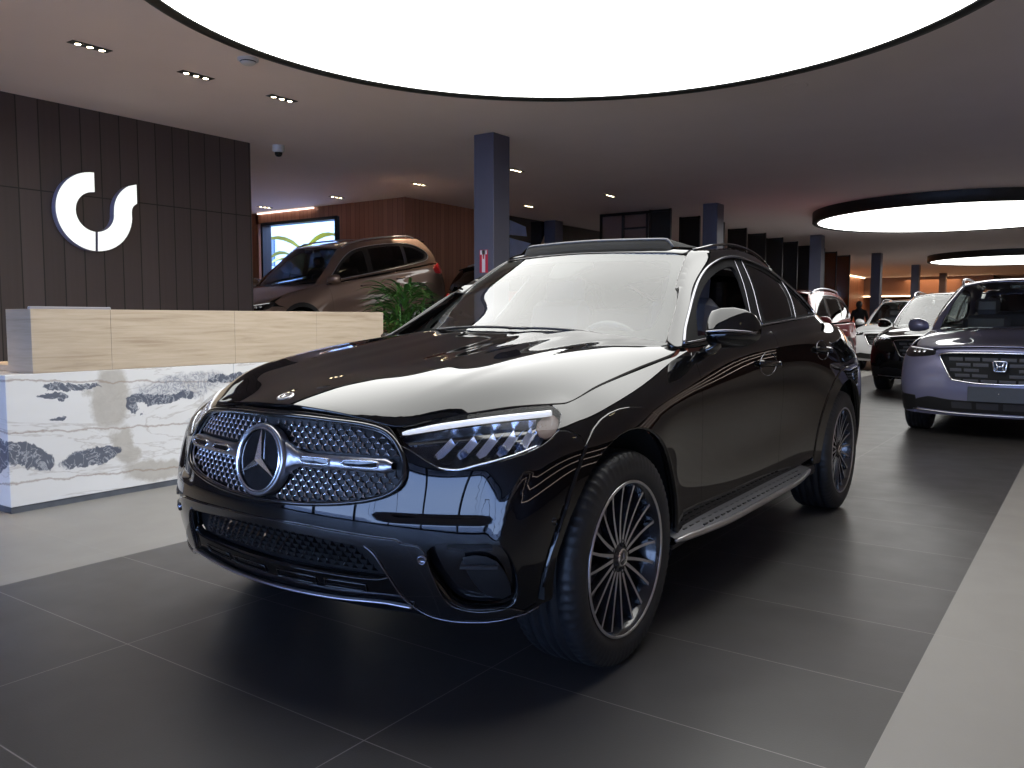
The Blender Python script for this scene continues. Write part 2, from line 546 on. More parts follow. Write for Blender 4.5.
REAR = [
 [(-3.68, .80, .28), (-3.70, .83, .45), (-3.70, .84, .64), (-3.68, .83, .84), (-3.62, .79, .98), (-3.55, .70, 1.13)],
 [(-3.84, .56, .28), (-3.87, .58, .45), (-3.87, .58, .64), (-3.83, .57, .84), (-3.78, .55, .98), (-3.72, .52, 1.12)],
 [(-3.89, .28, .28), (-3.92, .29, .45), (-3.92, .29, .64), (-3.88, .28, .84), (-3.84, .28, .98), (-3.78, .27, 1.12)],
 [(-3.90, .0, .28), (-3.93, .0, .45), (-3.93, .0, .64), (-3.89, .0, .84), (-3.85, .0, .98), (-3.80, .0, 1.12)]]
TOP = [
 [(.33, .61, .975), (.39, .355, .982), (.41, 0, .986)],
 [(.0, .62, 1.040), (.0, .355, 1.048), (.0, 0, 1.050)],
 [(-.32, .63, 1.075), (-.32, .355, 1.090), (-.32, 0, 1.096)],
 [(-.70, .64, 1.100), (-.70, .355, 1.130), (-.70, 0, 1.14)],
 [(-1.3, .61, 1.12), (-1.3, .355, 1.14), (-1.3, 0, 1.15)],
 [(-2.0, .61, 1.16), (-2.0, .355, 1.16), (-2.0, 0, 1.165)],
 [(-2.45, .61, 1.18), (-2.45, .355, 1.17), (-2.45, 0, 1.17)],
 [(-2.888, .60, 1.18), (-2.888, .33, 1.17), (-2.888, 0, 1.17)],
 [(-3.3, .56, 1.16), (-3.3, .30, 1.165), (-3.3, 0, 1.165)]]
CRE = [(FRONT[3][5], FRONT[2][5], .25), (FRONT[2][5], FRONT[1][5], .55), (FRONT[1][5], FRONT[0][5], .75), (FRONT[0][5], SIDE[0][5], .7), (SIDE[0][5], SIDE[1][5], .35)]
body = box_skin(SIDE, FRONT, REAR, TOP, cre=CRE)
# cabin: rows from belt to roof edge
CF = [
 [(-.58, .795, 1.06), (-.81, .728, 1.19), (-1.08, .655, 1.345), (-1.39, .588, 1.478)],
 [(-.70, .70, 1.075), (-.90, .655, 1.205), (-1.12, .605, 1.358), (-1.35, .545, 1.495)],
 [(-.575, .39, 1.105), (-.83, .365, 1.23), (-1.045, .345, 1.372), (-1.275, .32, 1.508)],
 [(-.53, .0, 1.115), (-.775, .0, 1.245), (-1.01, .0, 1.381), (-1.245, .0, 1.515)]]
CS = [
 [(-.80, .845, 1.07), (-.98, .768, 1.20), (-1.24, .685, 1.345), (-1.57, .602, 1.507)],
 [(-1.2, .85, 1.08), (-1.3, .773, 1.205), (-1.48, .69, 1.36), (-1.74, .594, 1.530)],
 [(-1.7, .855, 1.095), (-1.75, .78, 1.215), (-1.82, .70, 1.375), (-1.95, .588, 1.543)],
 [(-2.2, .85, 1.115), (-2.2, .785, 1.225), (-2.22, .71, 1.365), (-2.25, .588, 1.525)],
 [(-2.6, .835, 1.13), (-2.58, .775, 1.23), (-2.55, .70, 1.345), (-2.52, .59, 1.470)],
 [(-2.95, .81, 1.14), (-2.9, .755, 1.21), (-2.84, .69, 1.30), (-2.78, .585, 1.400)]]
CR = [
 [(-3.4, .72, 1.13), (-3.33, .68, 1.17), (-3.22, .62, 1.23), (-3.10, .54, 1.300)],
 [(-3.56, .66, 1.12), (-3.48, .62, 1.165), (-3.36, .56, 1.225), (-3.22, .48, 1.29)],
 [(-3.64, .34, 1.125), (-3.55, .32, 1.175), (-3.42, .30, 1.24), (-3.27, .28, 1.31)],
 [(-3.66, .0, 1.125), (-3.57, .0, 1.18), (-3.43, .0, 1.245), (-3.28, .0, 1.315)]]
CT = [
 [(-1.46, .535, 1.522), (-1.43, .32, 1.543), (-1.42, 0, 1.550)],
 [(-1.72, .53, 1.545), (-1.70, .32, 1.562), (-1.70, 0, 1.568)],
 [(-1.95, .53, 1.556), (-1.95, .32, 1.570), (-1.95, 0, 1.575)],
 [(-2.25, .53, 1.540), (-2.25, .32, 1.558), (-2.25, 0, 1.563)],
 [(-2.53, .53, 1.487), (-2.55, .32, 1.510), (-2.55, 0, 1.517)],
 [(-2.80, .52, 1.418), (-2.83, .32, 1.440), (-2.84, 0, 1.447)]]
cabin = box_skin(CS, CF, CR, CT, cre=[(CF[1][i], CF[1][i + 1], .75) for i in range(3)] + [(CF[0][i], CF[0][i + 1], .2) for i in range(3)])

# the windscreen has its own surface, running on smoothly past the pillars
def screen_skin(F):
    cols = []
    ext = []
    for a, b in zip(F[1], F[2]):
        w, q = V(a), V(b); e = w + (w - q) * .55; e.x -= .012; ext.append(e)
    half = [[V(p) for p in F[3]], [V(p) for p in F[2]], [V(p) for p in F[1]], ext]
    def grow(c):
        return [c[0] * 2 - c[1]] + c + [c[-1] + (c[-1] - c[-2]) * .5]
    half = [grow(c) for c in half]
    full = [[V((p.x, -p.y, p.z)) for p in c] for c in reversed(half[1:])] + half
    vs = [p for c in full for p in c]; k = len(full[0]); fs = [(i * k + j, (i + 1) * k + j, (i + 1) * k + j + 1, i * k + j + 1) for i in range(len(full) - 1) for j in range(k - 1)]
    s = Skin(*catmull(vs, fs, None, 4))
    if s.normal(*[(q[0], q[2]) for q in [s.t.find_nearest(V((F[2][1][0], 0, F[2][1][2])))]][0]).x < 0: s.n = [-n for n in s.n]
    return s
wskin = screen_skin(CF)
from math import exp as exp_
def arc(cx, cz, r, a0, a1, n=14, y=.93):
    return [V((cx + r * cos(R(a0 + (a1 - a0) * i / n)), y, cz + r * sin(R(a0 + (a1 - a0) * i / n)))) for i in range(n + 1)]
BP = M['black_paint']
car = empty('black_coupe_suv', (AX, AY, 0), R(-90),
            'glossy black coupe-shaped SUV with a round star emblem in its grille, parked in the foreground', 'car')
def sp3(*p, n=6): return spline(list(p), n)

# ---- hood
YC = [(-.75, .66), (-.43, .60), (-.1, .57), (.227, .545), (.42, .50), (.6, .42)]
def hood_shape(p):
    y = abs(p.y); yc = lerp_tab(p.x, YC)
    return .0035 * sm((yc - y) / .06 + .5) * (1 - sm((p.x - .25) / .35)) + .007 * exp_(-((y - .34 - .10 * max(0, -p.x)) / .075) ** 2) * (1 - sm((p.x - .05) / .5)) - .004 * sm((.16 - y) / .10 + .5) * (1 - sm((p.x - .1) / .45))
def bump_shape(p):
    y = abs(p.y); z = p.z
    wy = sm((y - .43) / .10) * (1 - sm((y - .735) / .055))
    a = sm((z - .580) / .016) * (1 - sm((z - .60) / .22))
    yl = lerp_tab(z, [(.30, .835), (.37, .825), (.52, .80), (.65, .81), (.73, .83), (.85, .82)])
    r = exp_(-((y - yl) / .016) ** 2) * sm((z - .34) / .1) * (1 - sm((z - .72) / .08))
    return -.020 * a * wy + .006 * r
W_line = [(-.70, .70, 1.085), (-.823, .673, 1.156), (-.963, .643, 1.257), (-1.156, .593, 1.393), (-1.363, .547, 1.498)]
W_line = [tuple(cabin.near(p)[0]) for p in W_line]
hood_front = sp3((.705, 0, .9), (.690, .2, .9), (.662, .36, .88), (.632, .455, .87), (.600, .50, .86), (.545, .548, .87), (.450, .645, .89), (.341, .733, .9), (.268, .785, .91), n=5)
hood_side = sp3((.268, .785, .91), (.205, .815, .91), (-.01, .813, .95), (-.31, .813, .99), (-.51, .822, 1.02), (-.60, .822, 1.03), (-.665, .808, 1.05), (-.69, .775, 1.06), (-.675, .73, 1.08), n=5)
hood_rear = sp3((-.675, .73, 1.08), (-.655, .64, 1.09), (-.59, .42, 1.1), (-.54, .2, 1.1), (-.525, 0, 1.1), n=5)
panel(body, 'hood', loop_half(hood_front + hood_side[1:] + hood_rear[1:]), (0, 0, -1), BP, car, .018, gap=.0015, thick=.02, shape=hood_shape)
# a soft dark cowl under the rear hood edge
m = MB()
cw = loop_half([V((-.36, 0, 0)), V((-.42, .4, 0)), V((-.58, .66, 0)), V((-.70, .76, 0))])
m.grid([[V((-.46 - .20 * t - .08 * (abs(y) / .7) ** 2 * 2, y, 1.085 - .05 * t - .04 * (y / .7) ** 2)) for t in (0, .5, 1)] for y in [(-.70 + .1 * i) for i in range(15)]])
m.build('cowl', M['black_plastic'], car, fixn=True)

# ---- fenders
door_front = [(-.705, .825, 1.060), (-.701, .867, 1.009), (-.699, .905, .877), (-.728, .90, .717), (-.742, .893, .589), (-.742, .893, .40), (-.742, .89, .345)]
ARC_F = (-.02, .37)
hl_out = [(.643, .476, .822), (.645, .491, .800), (.632, .529, .782), (.620, .576, .756), (.608, .629, .733), (.590, .665, .727), (.551, .721, .741), (.484, .801, .768), (.417, .851, .796), (.361, .865, .825), (.312, .860, .853), (.270, .838, .885), (.255, .812, .903), (.278, .779, .908), (.345, .730, .904), (.450, .643, .890), (.545, .549, .873), (.602, .496, .860), (.632, .470, .846)]
hl_loop = spline(hl_out, 5, True)
fen = [(.262, .80, .908), (.205, .821, .91), (-.01, .818, .95), (-.31, .818, .99), (-.51, .828, 1.02), (-.60, .828, 1.03), (-.668, .813, 1.05), (-.705, .80, 1.062, 'c')]
fen = [V(p) for p in spline(fen, 5)]
fen += [V(p) for p in spline(door_front, 5)][1:]
fen += [V((-.60, .9, .33)), V((-.46, .9, .315))]
fen += list(reversed(arc(*ARC_F, .447, 54, 187, 24)))
fen += [V((.252, .90, .815)), V((.30, .87, .838)), V((.338, .866, .84)), V((.312, .86, .853)), V((.270, .838, .885))]
panel(body, 'front_fender', fen, (0, -1, -.55), BP, car, .022, gap=.0018, mirror=True, thick=.02)

# ---- front bumper with grille and intake openings
gr_half = [(.735, 0, .868), (.728, .15, .867), (.705, .28, .860), (.673, .386, .850), (.655, .452, .830), (.650, .500, .785), (.655, .526, .733), (.672, .522, .683), (.697, .482, .650), (.731, .38, .623), (.765, .218, .603), (.781, .1, .597), (.783, 0, .595)]
gr_loop = loop_half(spline(gr_half, 4))
lg_half = [(.784, 0, .512), (.775, .2, .508), (.735, .41, .495, 'c'), (.716, .465, .470, 'c'), (.690, .498, .40, 'c'), (.70, .44, .384), (.74, .2, .378), (.75, 0, .376)]
lg_loop = loop_half(spline(lg_half, 4))
si = spline([(.655, .635, .513), (.60, .73, .518), (.548, .805, .512), (.520, .832, .45), (.505, .838, .37), (.512, .82, .325), (.545, .76, .312), (.592, .675, .318), (.628, .63, .385), (.662, .605, .46)], 4, True)
CF_MAP = Cyl(-.35, 0, 1, .95)
top = spline([(.712, 0, .885), (.705, .15, .884), (.690, .25, .877), (.662, .38, .866), (.643, .45, .848, 'c'), (.643, .476, .822)], 4)
bot_hl = spline(hl_out[:11], 4)
bh = [V((.69, 0, .298)), V((.68, .27, .300)), V((.66, .46, .312)), V((.645, .52, .31)), V((.60, .61, .282)), V((.54, .72, .275)), V((.475, .805, .292)), V((.415, .86, .318))]
bh = spline([tuple(p) for p in bh], 4)
bh += [p for p in arc(*ARC_F, .447, -6, 54, 10)]
bh += [V((.252, .90, .813)), V((.30, .87, .836)), V((.342, .866, .838))]
bh += list(reversed(bot_hl[:-3])) + list(reversed(top))
bump = panel(body, 'front_bumper', loop_half(bh), CF_MAP, BP, car, .0135, holes=[gr_loop, lg_loop, si, my(si)], gap=.0015, thick=.03, shape=bump_shape)
# chin below the lip
m = MB()
rows = []
for t in range(-22, 23):
    a = t / 22; y = .79 * a
    xo = .70 - .235 * abs(a) ** 2.6
    z0 = .302 if abs(a) < .62 else .302 - .02 * min(1, (abs(a) - .62) / .15)
    rows.append([V((xo, y, z0)), V((xo - .02, y, z0 - .03 + .02 * (abs(a) > .8))), V((xo - .10, y * .93, .235)), V((max(xo - .30, .30), y * .74, .215)), V((.0, y * .68, .21))])
m.grid(rows); m.build('undertray', M['black_plastic'], car, fixn=True)
# lip trim line
lip = spline([(.645, .545, .312), (.672, .46, .318), (.700, .27, .306), (.712, 0, .298)], 8)
ll = [p for p in lip] + list(reversed(my(lip)))[1:]
ll = skinline(body, [(p.x, p.y, max(p.z, .30)) for p in ll], CF_MAP, .012)
m = MB(); m.tube(ll, .0075, 8, sq=(.8, 1.6)); m.build('lip_trim', M['satin_chrome'], car, label='satin silver strip along the lower lip')
# slotted lip shelf
m = MB()
for s in (-1, 1):
    for (ya, yb) in ((.03, .20), (.235, .40)):
        pts = []
        for i in range(9):
            y = ya + (yb - ya) * i / 8
            pts.append((0, s * y, .335 + .006 * (y / .4)))
        q = skinline(body, [(.7, p[1], p[2]) for p in pts], CF_MAP, .004)
        q2 = skinline(body, [(.7, p[1], p[2] + .022) for p in pts], CF_MAP, .001)
        m.tube(q + list(reversed(q2)), .0028, 6, closed=True)
m.build('lip_slots', M['gloss_black'], car)

# inside of the lower grille, with a black honeycomb
def honeycomb(sk, loop, mp, dy, dz, off, arm, r, mats, name, parent, up=1, depth=.006, exclude=None):
    mpo = mp; uv = [mp.uv(p) for p in loop]
    def inside(p):
        c = False
        for i in range(len(uv)):
            a, b = uv[i], uv[(i + 1) % len(uv)]
            if (a.y > p.y) != (b.y > p.y) and p.x < (b.x - a.x) * (p.y - a.y) / (b.y - a.y) + a.x: c = not c
        return c
    x0 = min(p.x for p in uv); x1 = max(p.x for p in uv); y0 = min(p.y for p in uv); y1 = max(p.y for p in uv)
    m = MB(); j = 0; z = y0 + dz * .6
    n_ = int((x1 - x0) / dy) + 2
    while z < y1:
        for i in range(-n_ // 2 - 1, n_ // 2 + 2):
            q = V(((i + .5 * (j % 2)) * dy + (x0 + x1) / 2, z))
            if not inside(q) or not inside(q + V((arm * .6, 0))) or not inside(q - V((arm * .6, 0))) or not inside(q + V((0, arm * .6))): continue
            if exclude and exclude(q): continue
            p, n = lift(sk, mp, q); p = p + n * off
            t = V((0, 0, 1)).cross(n).normalized(); b = n.cross(t)
            ctr = p + n * depth
            vs = [ctr]; 
            for k in range(6):
                a = pi / 2 * up + k * pi / 3; L = arm if k % 2 == 0 else r
                vs.append(p + t * cos(a) * L + b * sin(a) * L)
            m.add(vs, [(0, 1 + k, 1 + (k + 1) % 6) for k in range(6)], 0, False)
        z += dz; j += 1
    return m.build(name, mats, parent)
lgp = panel(body, 'lower_grille', lg_loop, CF_MAP, M['black_plastic'], car, .03, off=-.035, thick=.002)
lg_in = loop_half(spline([(.784, 0, .503), (.775, .2, .499), (.735, .36, .487, 'c'), (.716, .40, .470, 'c'), (.690, .43, .40, 'c'), (.74, .2, .393), (.75, 0, .391)], 4))
honeycomb(body, lg_in, CF_MAP, .030, .0175, -.033, .0165, .0045, M['gloss_black'], 'honeycomb', lgp, depth=.012)
# wing shaped gloss trim beside the lower grille
for s in (1, -1):
    wing = spline([(.735, .43, .515), (.70, .53, .512), (.665, .60, .50), (.645, .615, .43), (.612, .65, .33), (.56, .72, .305), (.50, .80, .318, 'c'), (.455, .83, .300, 'c'), (.54, .73, .276), (.60, .63, .272), (.655, .535, .33), (.70, .485, .42), (.72, .455, .485, 'c')], 4, True)
panel(body, 'bumper_wing', wing, CF_MAP, M['gloss_black'], car, .02, off=.007, thick=.010, mirror=True)
for s in (1, -1):
    e = skinline(body, [V((p[0], p[1] * s, p[2])) for p in spline([(.735, .432, .500), (.718, .458, .478), (.70, .49, .42), (.665, .530, .335), (.61, .60, .280), (.54, .725, .275), (.47, .82, .298), (.43, .85, .318)], 5)], CF_MAP, .010)
    m = MB(); m.tube(e, .003, 6); m.build('wing_highlight', M['dark_chrome'], car)  # chrome tube added to draw the thin highlight along the wing
# strip above the lower grille
st = [(.787, 0, .535), (.775, .2, .535), (.735, .41, .527), (.69, .54, .522), (.69, .54, .510), (.735, .41, .499), (.775, .2, .512), (.786, 0, .516)]
panel(body, 'bumper_strip', loop_half([V(p) for p in spline([st[0], st[1], st[2], (*st[3], 'c'), (*st[4], 'c'), *st[5:]], 4)]), CF_MAP, M['gloss_black'], car, .02, off=.010, thick=.02)
# side intakes
sip = panel(body, 'side_intake', si, CF_MAP, M['gloss_black'], car, .03, off=-.045, thick=.002, mirror=True)
for k, s in enumerate((1, -1)):
    for z, ya, yb in ((.508, .645, .815), (.452, .69, .835)):
        pts = [V((.6, s * (ya + (yb - ya) * i / 8), z)) for i in range(9)]
        a = skinline(body, pts, CF_MAP, .004); b = skinline(body, pts, CF_MAP, -.045)
        m = MB(); m.grid([[q, r_, r_ - V((0, 0, .006)), q - V((0, 0, .006))] for q, r_ in zip(a, b)])
        m.build('intake_fin', M['grey_plastic'], sip[k], fixn=True)
    # inner air curtain plate
    pl = spline([(.60, .70, .47), (.56, .78, .47), (.53, .82, .40), (.52, .82, .34), (.56, .74, .36)], 3, True)
    panel(body, 'curtain_plate', pl if s == 1 else my(pl), CF_MAP, M['black_plastic'], sip[k], .03, off=-.02, thick=.004)
    p, n = lift(body, CF_MAP, CF_MAP.uv((.667, s * .603, .47)))
    q = n.to_track_quat('Z', 'Y').to_matrix()
    m = MB(); m.lathe([(0, .002), (.009, .002), (.0105, .007), (.0135, .007), (.016, .002), (.017, -.02)], 24)
    m.v = [tuple(q @ V(v) + p + n * .006) for v in m.v]
    m.build('radar_sensor', M['dark_chrome'], car, label='small round silver parking sensor')
    p, n = lift(body, CF_MAP, CF_MAP.uv((.409, s * .902, .573))); q = n.to_track_quat('Z', 'Y').to_matrix()
    m = MB(); m.lathe([(0, .0015), (.010, .0015), (.011, 0), (.0125, -.001)], 20); m.v = [tuple(q @ V(v) + p) for v in m.v]
    m.build('parking_sensor', M['gloss_black'], car)

# ---- radiator grille
gp = panel(body, 'grille', gr_loop, CF_MAP, M['black_plastic'], car, .03, off=-.022, thick=.002)
EMC = V((.757, 0, .722))
def ex(q):
    y = sin(q.x / .95) * 1.1
    return (y * y + (q.y - .722) ** 2) < .118 ** 2 or (abs(q.y - .735) < .026 and abs(y) < .53)
gi = loop_half(spline([(p[0], p[1] * .985, .722 + (p[2] - .722) * .97) for p in gr_half], 4))
def quad(sy, up_):
    return lambda q: ex(q) or (q.x > 0) != (sy > 0) or (q.y > .735) != (up_ > 0)
for sy in (1, -1):
    for up_ in (1, -1): honeycomb(body, gi, CF_MAP, .0285, .0165, -.015, .0132, .0040, M['star_silver'], 'star_pattern', gp, exclude=quad(sy, up_), depth=.0045)
m = MB()
# dark web joining the stars
for sy in (1, -1):
    for up_ in (1, -1): honeycomb(body, gi, CF_MAP, .0285, .0165, -.0195, .0185, .005, M['black_plastic'], 'mesh_web', gp, exclude=quad(sy, up_), depth=.002)
gl = skinline(body, gr_loop, CF_MAP, 0.002)
m = MB(); m.tube(resample(gl, .02, True), .008, 8, closed=True, sq=(1, 1)); m.build('grille_frame', M['gloss_black'], gp)
gl2 = skinline(body, gi, CF_MAP, -.008)
m = MB(); m.tube(resample(gl2, .02, True), .0028, 6, closed=True); m.build('grille_trim', M['satin_chrome'], gp)
# louvre bars left and right of the emblem
for s in (1, -1):
    m = MB()
    us = [.095, .115, .14, .17, .21, .25, .29, .33, .37, .41, .45, .48, .498, .507]
    top_, bot_ = [], []
    for y in us:
        h = .021 if y > .15 else .021 + (.15 - y) * .55
        if y > .48: h = .021 - (y - .48) * .42
        a = skinline(body, [(.7, s * y, .735 + h)], CF_MAP, .010)[0]; b = skinline(body, [(.7, s * y, .735 - h)], CF_MAP, .010)[0]
        top_.append(a); bot_.append(b)
    rows = []
    for a, b in zip(top_, bot_):
        n = V((.95, s * .2, .15)).normalized()
        back = n * -.028
        rows.append([a + back, a, a.lerp(b, .2) + n * .006, a.lerp(b, .8) + n * .006, b, b + back])
    m.grid(rows); m.build('grille_bar', M['satin_chrome'], gp, fixn=True)
    sl = MB(); fr = MB()
    for ya, yb in ((.165, .285), (.325, .465)):
        loop = []
        for y0_, z0_ in ((ya, .735), (ya + .01, .745), (yb - .01, .745), (yb, .735), (yb - .01, .725), (ya + .01, .725)):
            loop.append((.7, s * y0_, z0_))
        q = skinline(body, resample([V(p) for p in loop], .02, True), CF_MAP, .0195)
        c = sum(q, V((0, 0, 0))) / len(q)
        sl.add(q + [c], [(i, (i + 1) % len(q), len(q)) for i in range(len(q))], 0, False)
        fr.tube(q, .0035, 6, closed=True)
    o1 = sl.build('bar_slots', M['gloss_black'], gp); fr.build('bar_slot_trim', M['chrome'], gp)
# the star in its ring
tilt = Matrix.Rotation(R(-10), 3, 'Y')
def em(m, off=0): m.v = [tuple(tilt @ V(v) + EMC + V((off, 0, 0))) for v in m.v]
m = MB(); m.lathe([(.114, -.03), (.119, .0), (.117, .008), (.112, .012), (.107, .009), (.105, 0)], 64, axis='x'); em(m, .012)
m.build('emblem_ring', M['satin_chrome'], gp)
m = MB(); m.lathe([(.1065, .008), (.103, .014), (.099, .008)], 64, axis='x'); em(m, .014); m.build('emblem_rim', M['chrome'], gp)
m = MB(); m.lathe([(0, .006), (.105, .004)], 48, axis='x'); em(m, .012); m.build('emblem_plate', M['gloss_black'], gp)
def star(m, rad, w, dep, x=.0, rot=0):
    vs = [V((x + dep, 0, 0))]
    for k in range(6):
        a = rot + pi / 2 + k * pi / 3; L = rad if k % 2 == 0 else w
        vs.append(V((x + (0.002 if k % 2 == 0 else 0), cos(a) * L, sin(a) * L)))
    m.add(vs, [(0, 1 + k, 1 + (k + 1) % 6) for k in range(6)], 0, False)
m = MB(); star(m, .101, .0135, .016); em(m, .022); m.build('emblem_star', M['star_silver'], gp)
# small roundel on the hood
p, n = lift(body, Planar((0, 0, -1)), Planar((0, 0, -1)).uv((.655, -.012, .92)))
q = n.to_track_quat('Z', 'X').to_matrix()
m = MB(); m.lathe([(0, .002), (.020, .002), (.0205, .003), (.0285, .003), (.030, 0)], 36)
m.v = [tuple(q @ V(v) + p) for v in m.v]; bd = m.build('hood_badge', M['satin_chrome'], car, label='round silver badge on the hood')
m = MB(); m.lathe([(0, .0035), (.0195, .0035)], 30); m.v = [tuple(q @ V(v) + p) for v in m.v]; m.build('badge_disc', M['gloss_black'], bd)
m = MB(); vs = [V((0, 0, .006))] + [V((cos(pi + k * pi / 3) * (.019 if k % 2 == 0 else .0035), sin(pi + k * pi / 3) * (.019 if k % 2 == 0 else .0035), .004)) for k in range(6)]
m.add([q @ v + p for v in vs], [(0, 1 + k, 1 + (k + 1) % 6) for k in range(6)], 0, False); m.build('badge_star', M['chrome'], bd)

# ---- headlights
HM = Planar((-1, -.75, 0))
for s in (1, -1):
    mp = HM if s == 1 else Planar((-1, .75, 0)); L = hl_loop if s == 1 else my(hl_loop)
    fl = lambda P_: [V((p[0], p[1] * s, p[2])) for p in P_]
    hl = panel(body, 'headlight', L, mp, M['gloss_black'], car, .02, off=-.055, thick=.002, rim=False)
    # bowl wall
    a = skinline(body, resample(L, .012, True), mp, -.002); b = skinline(body, resample(L, .012, True), mp, -.056)
    m = MB(); m.grid([[x, y] for x, y in zip(a + a[:1], b + b[:1])]); m.build('lamp_bowl', M['gloss_black'], hl)
    panel(body, 'lamp_lens', L, mp, M['lamp_glass'], hl, .016, off=-.001, thick=.004, gap=.002, label='clear lens')
    # daytime light bar under the upper edge
    dr = [(.630, .490, .833), (.622, .503, .836), (.565, .568, .852), (.496, .640, .866), (.42, .705, .878), (.349, .765, .886), (.29, .812, .890)]
    dr = [V(p) for p in spline(fl(dr), 6)]
    a = skinline(body, dr, mp, -.008)
    m = MB(); m.tube(a, [.0045 + .0045 * min(1, i / 12) for i in range(len(a))], 8, sq=(1.1, .8)); m.build('light_bar', M['light_guide'], hl, label='white daytime light bar')
    # chrome shelf below the bar, added to brighten the lamp
    c1 = skinline(body, [p - V((0, 0, .012)) for p in dr[:-4]], mp, -.010); c2 = skinline(body, [p - V((0, 0, .016)) for p in dr[:-4]], mp, -.045)
    m = MB(); m.grid([[x, y] for x, y in zip(c1, c2)]); m.build('lamp_shelf', M['lamp_chrome'], hl)
    # slanted reflector blades
    for k, (x, y, z) in enumerate([(.585, .60, .800), (.545, .655, .805), (.505, .70, .812), (.46, .745, .820), (.42, .785, .828), (.385, .81, .835)]):
        m = MB()
        for (dz, w, dx) in ((0, .012, .0),):
            hgt = .034 + .003 * k
            P0 = skinline(body, fl([(x - .022, y + .026, z + hgt * .75), (x + .012, y - .018, z - hgt * .9)]), mp, -.014)
            P1 = skinline(body, fl([(x - .022 - .02, y + .026 + .026, z + hgt * .75), (x + .012 - .02, y - .018 + .026, z - hgt * .9)]), mp, -.014)
            P2_ = skinline(body, fl([(x - .032, y + .028, z + hgt * .7), (x + .006, y - .010, z - hgt * .85)]), mp, -.045)
            m.add([P0[0], P0[1], P2_[1], P2_[0]], [(0, 1, 2, 3)], 0, False)
            m.add([P1[0], P1[1], P2_[1], P2_[0]], [(0, 1, 2, 3)], 0, False)
        m.build('reflector_blade', M['lamp_chrome'], hl)
        if k in (1, 3, 4):
            c, n = lift(body, mp, mp.uv(fl([(x + .004, y, z - .012)])[0])); q = n.to_track_quat('Z', 'Y').to_matrix()
            m = MB(); m.lathe([(0, .010), (.008, .008), (.013, .002), (.014, -.01)], 18); m.v = [tuple(q @ V(v) + c - n * .035) for v in m.v]
            m.build('projector', M['lamp_blue'], hl)
    # outer amber reflector
    am = spline([(.345, .800, .872), (.285, .815, .893), (.275, .838, .875), (.32, .856, .846), (.37, .855, .825), (.385, .83, .838)], 3, True)
    panel(body, 'corner_reflector', fl(am), mp, M['lamp_amber'], hl, .02, off=-.018, thick=.003)
    bl = skinline(body, fl(spline([(.645, .50, .792), (.620, .572, .748), (.592, .662, .733), (.551, .716, .748), (.484, .796, .775), (.417, .845, .803)], 5)), mp, -.014)
    m = MB(); m.tube(bl, .004, 6); m.build('lamp_trim', M['lamp_chrome'], hl)

# ---- doors
fd = [V(p) for p in spline([(p[0], p[1], p[2]) for p in door_front], 5)]
fd = [V((-.709, .84, 1.055))] + fd[3:]
B_edge = [(-1.665, .85, 1.118), (-1.672, .89, 1.05), (-1.735, .91, .913), (-1.785, .90, .757), (-1.80, .89, .6), (-1.775, .89, .44), (-1.765, .89, .345)]
be = [V(p) for p in spline(B_edge, 5)]
def belt(x): # upper edge of the body side
    pts = [(-.70, 1.044), (-1.3, 1.092), (-2.0, 1.136), (-2.45, 1.157), (-2.888, 1.162), (-3.3, 1.14)]
    for (a, b), (c, d) in zip(pts, pts[1:]):
        if x >= c: return b + (d - b) * (a - x) / (a - c)
    return pts[-1][1]
def beltline(x0, x1, n=12): return [V((x0 + (x1 - x0) * i / n, .85, belt(x0 + (x1 - x0) * i / n))) for i in range(n + 1)]
DOOR = Planar((0, -1, -.12))
loop = fd[1:] + list(reversed(be[1:])) + list(reversed(beltline(-.72, -1.66)))
doors = panel(body, 'front_door', loop, DOOR, BP, car, .022, gap=.002, mirror=True, thick=.02)
ARC_R = (-2.90, .37)
rd_back = [V((-2.615, .84, 1.145)), V((-2.66, .9, 1.077)), V((-2.655, .92, 1.0)), V((-2.61, .93, .90))]
rd_back = [V(p) for p in spline([tuple(p) for p in rd_back], 4)]
loop = be + list(reversed(arc(*ARC_R, .50, 3, 62, 12))) [::-1] + list(reversed(rd_back)) + list(reversed(beltline(-1.68, -2.60)))
rdoors = panel(body, 'rear_door', loop, DOOR, BP, car, .022, gap=.002, mirror=True, thick=.02)
# sills
loop = [V((-.45, .89, .34)), V((-2.42, .89, .34)), V((-2.44, .89, .285)), V((-.46, .89, .285))]
panel(body, 'sill', loop, (0, -1, 0), M['black_plastic'], car, .03, mirror=True, gap=.002, thick=.03)
# quarter panels
loop = list(rd_back) + arc(*ARC_R, .447, 52, 190, 24) + [V(p) for p in spline([(-3.38, .9, .285, 'c'), (-3.56, .86, .285, 'c'), (-3.585, .86, .45), (-3.585, .86, .64), (-3.57, .84, .84), (-3.52, .82, .98), (-3.44, .72, 1.125, 'c')], 4)] + list(reversed(beltline(-2.63, -3.36)))
panel(body, 'rear_quarter', loop, (0, -1, -.3), BP, car, .022, gap=.002, mirror=True, thick=.02)
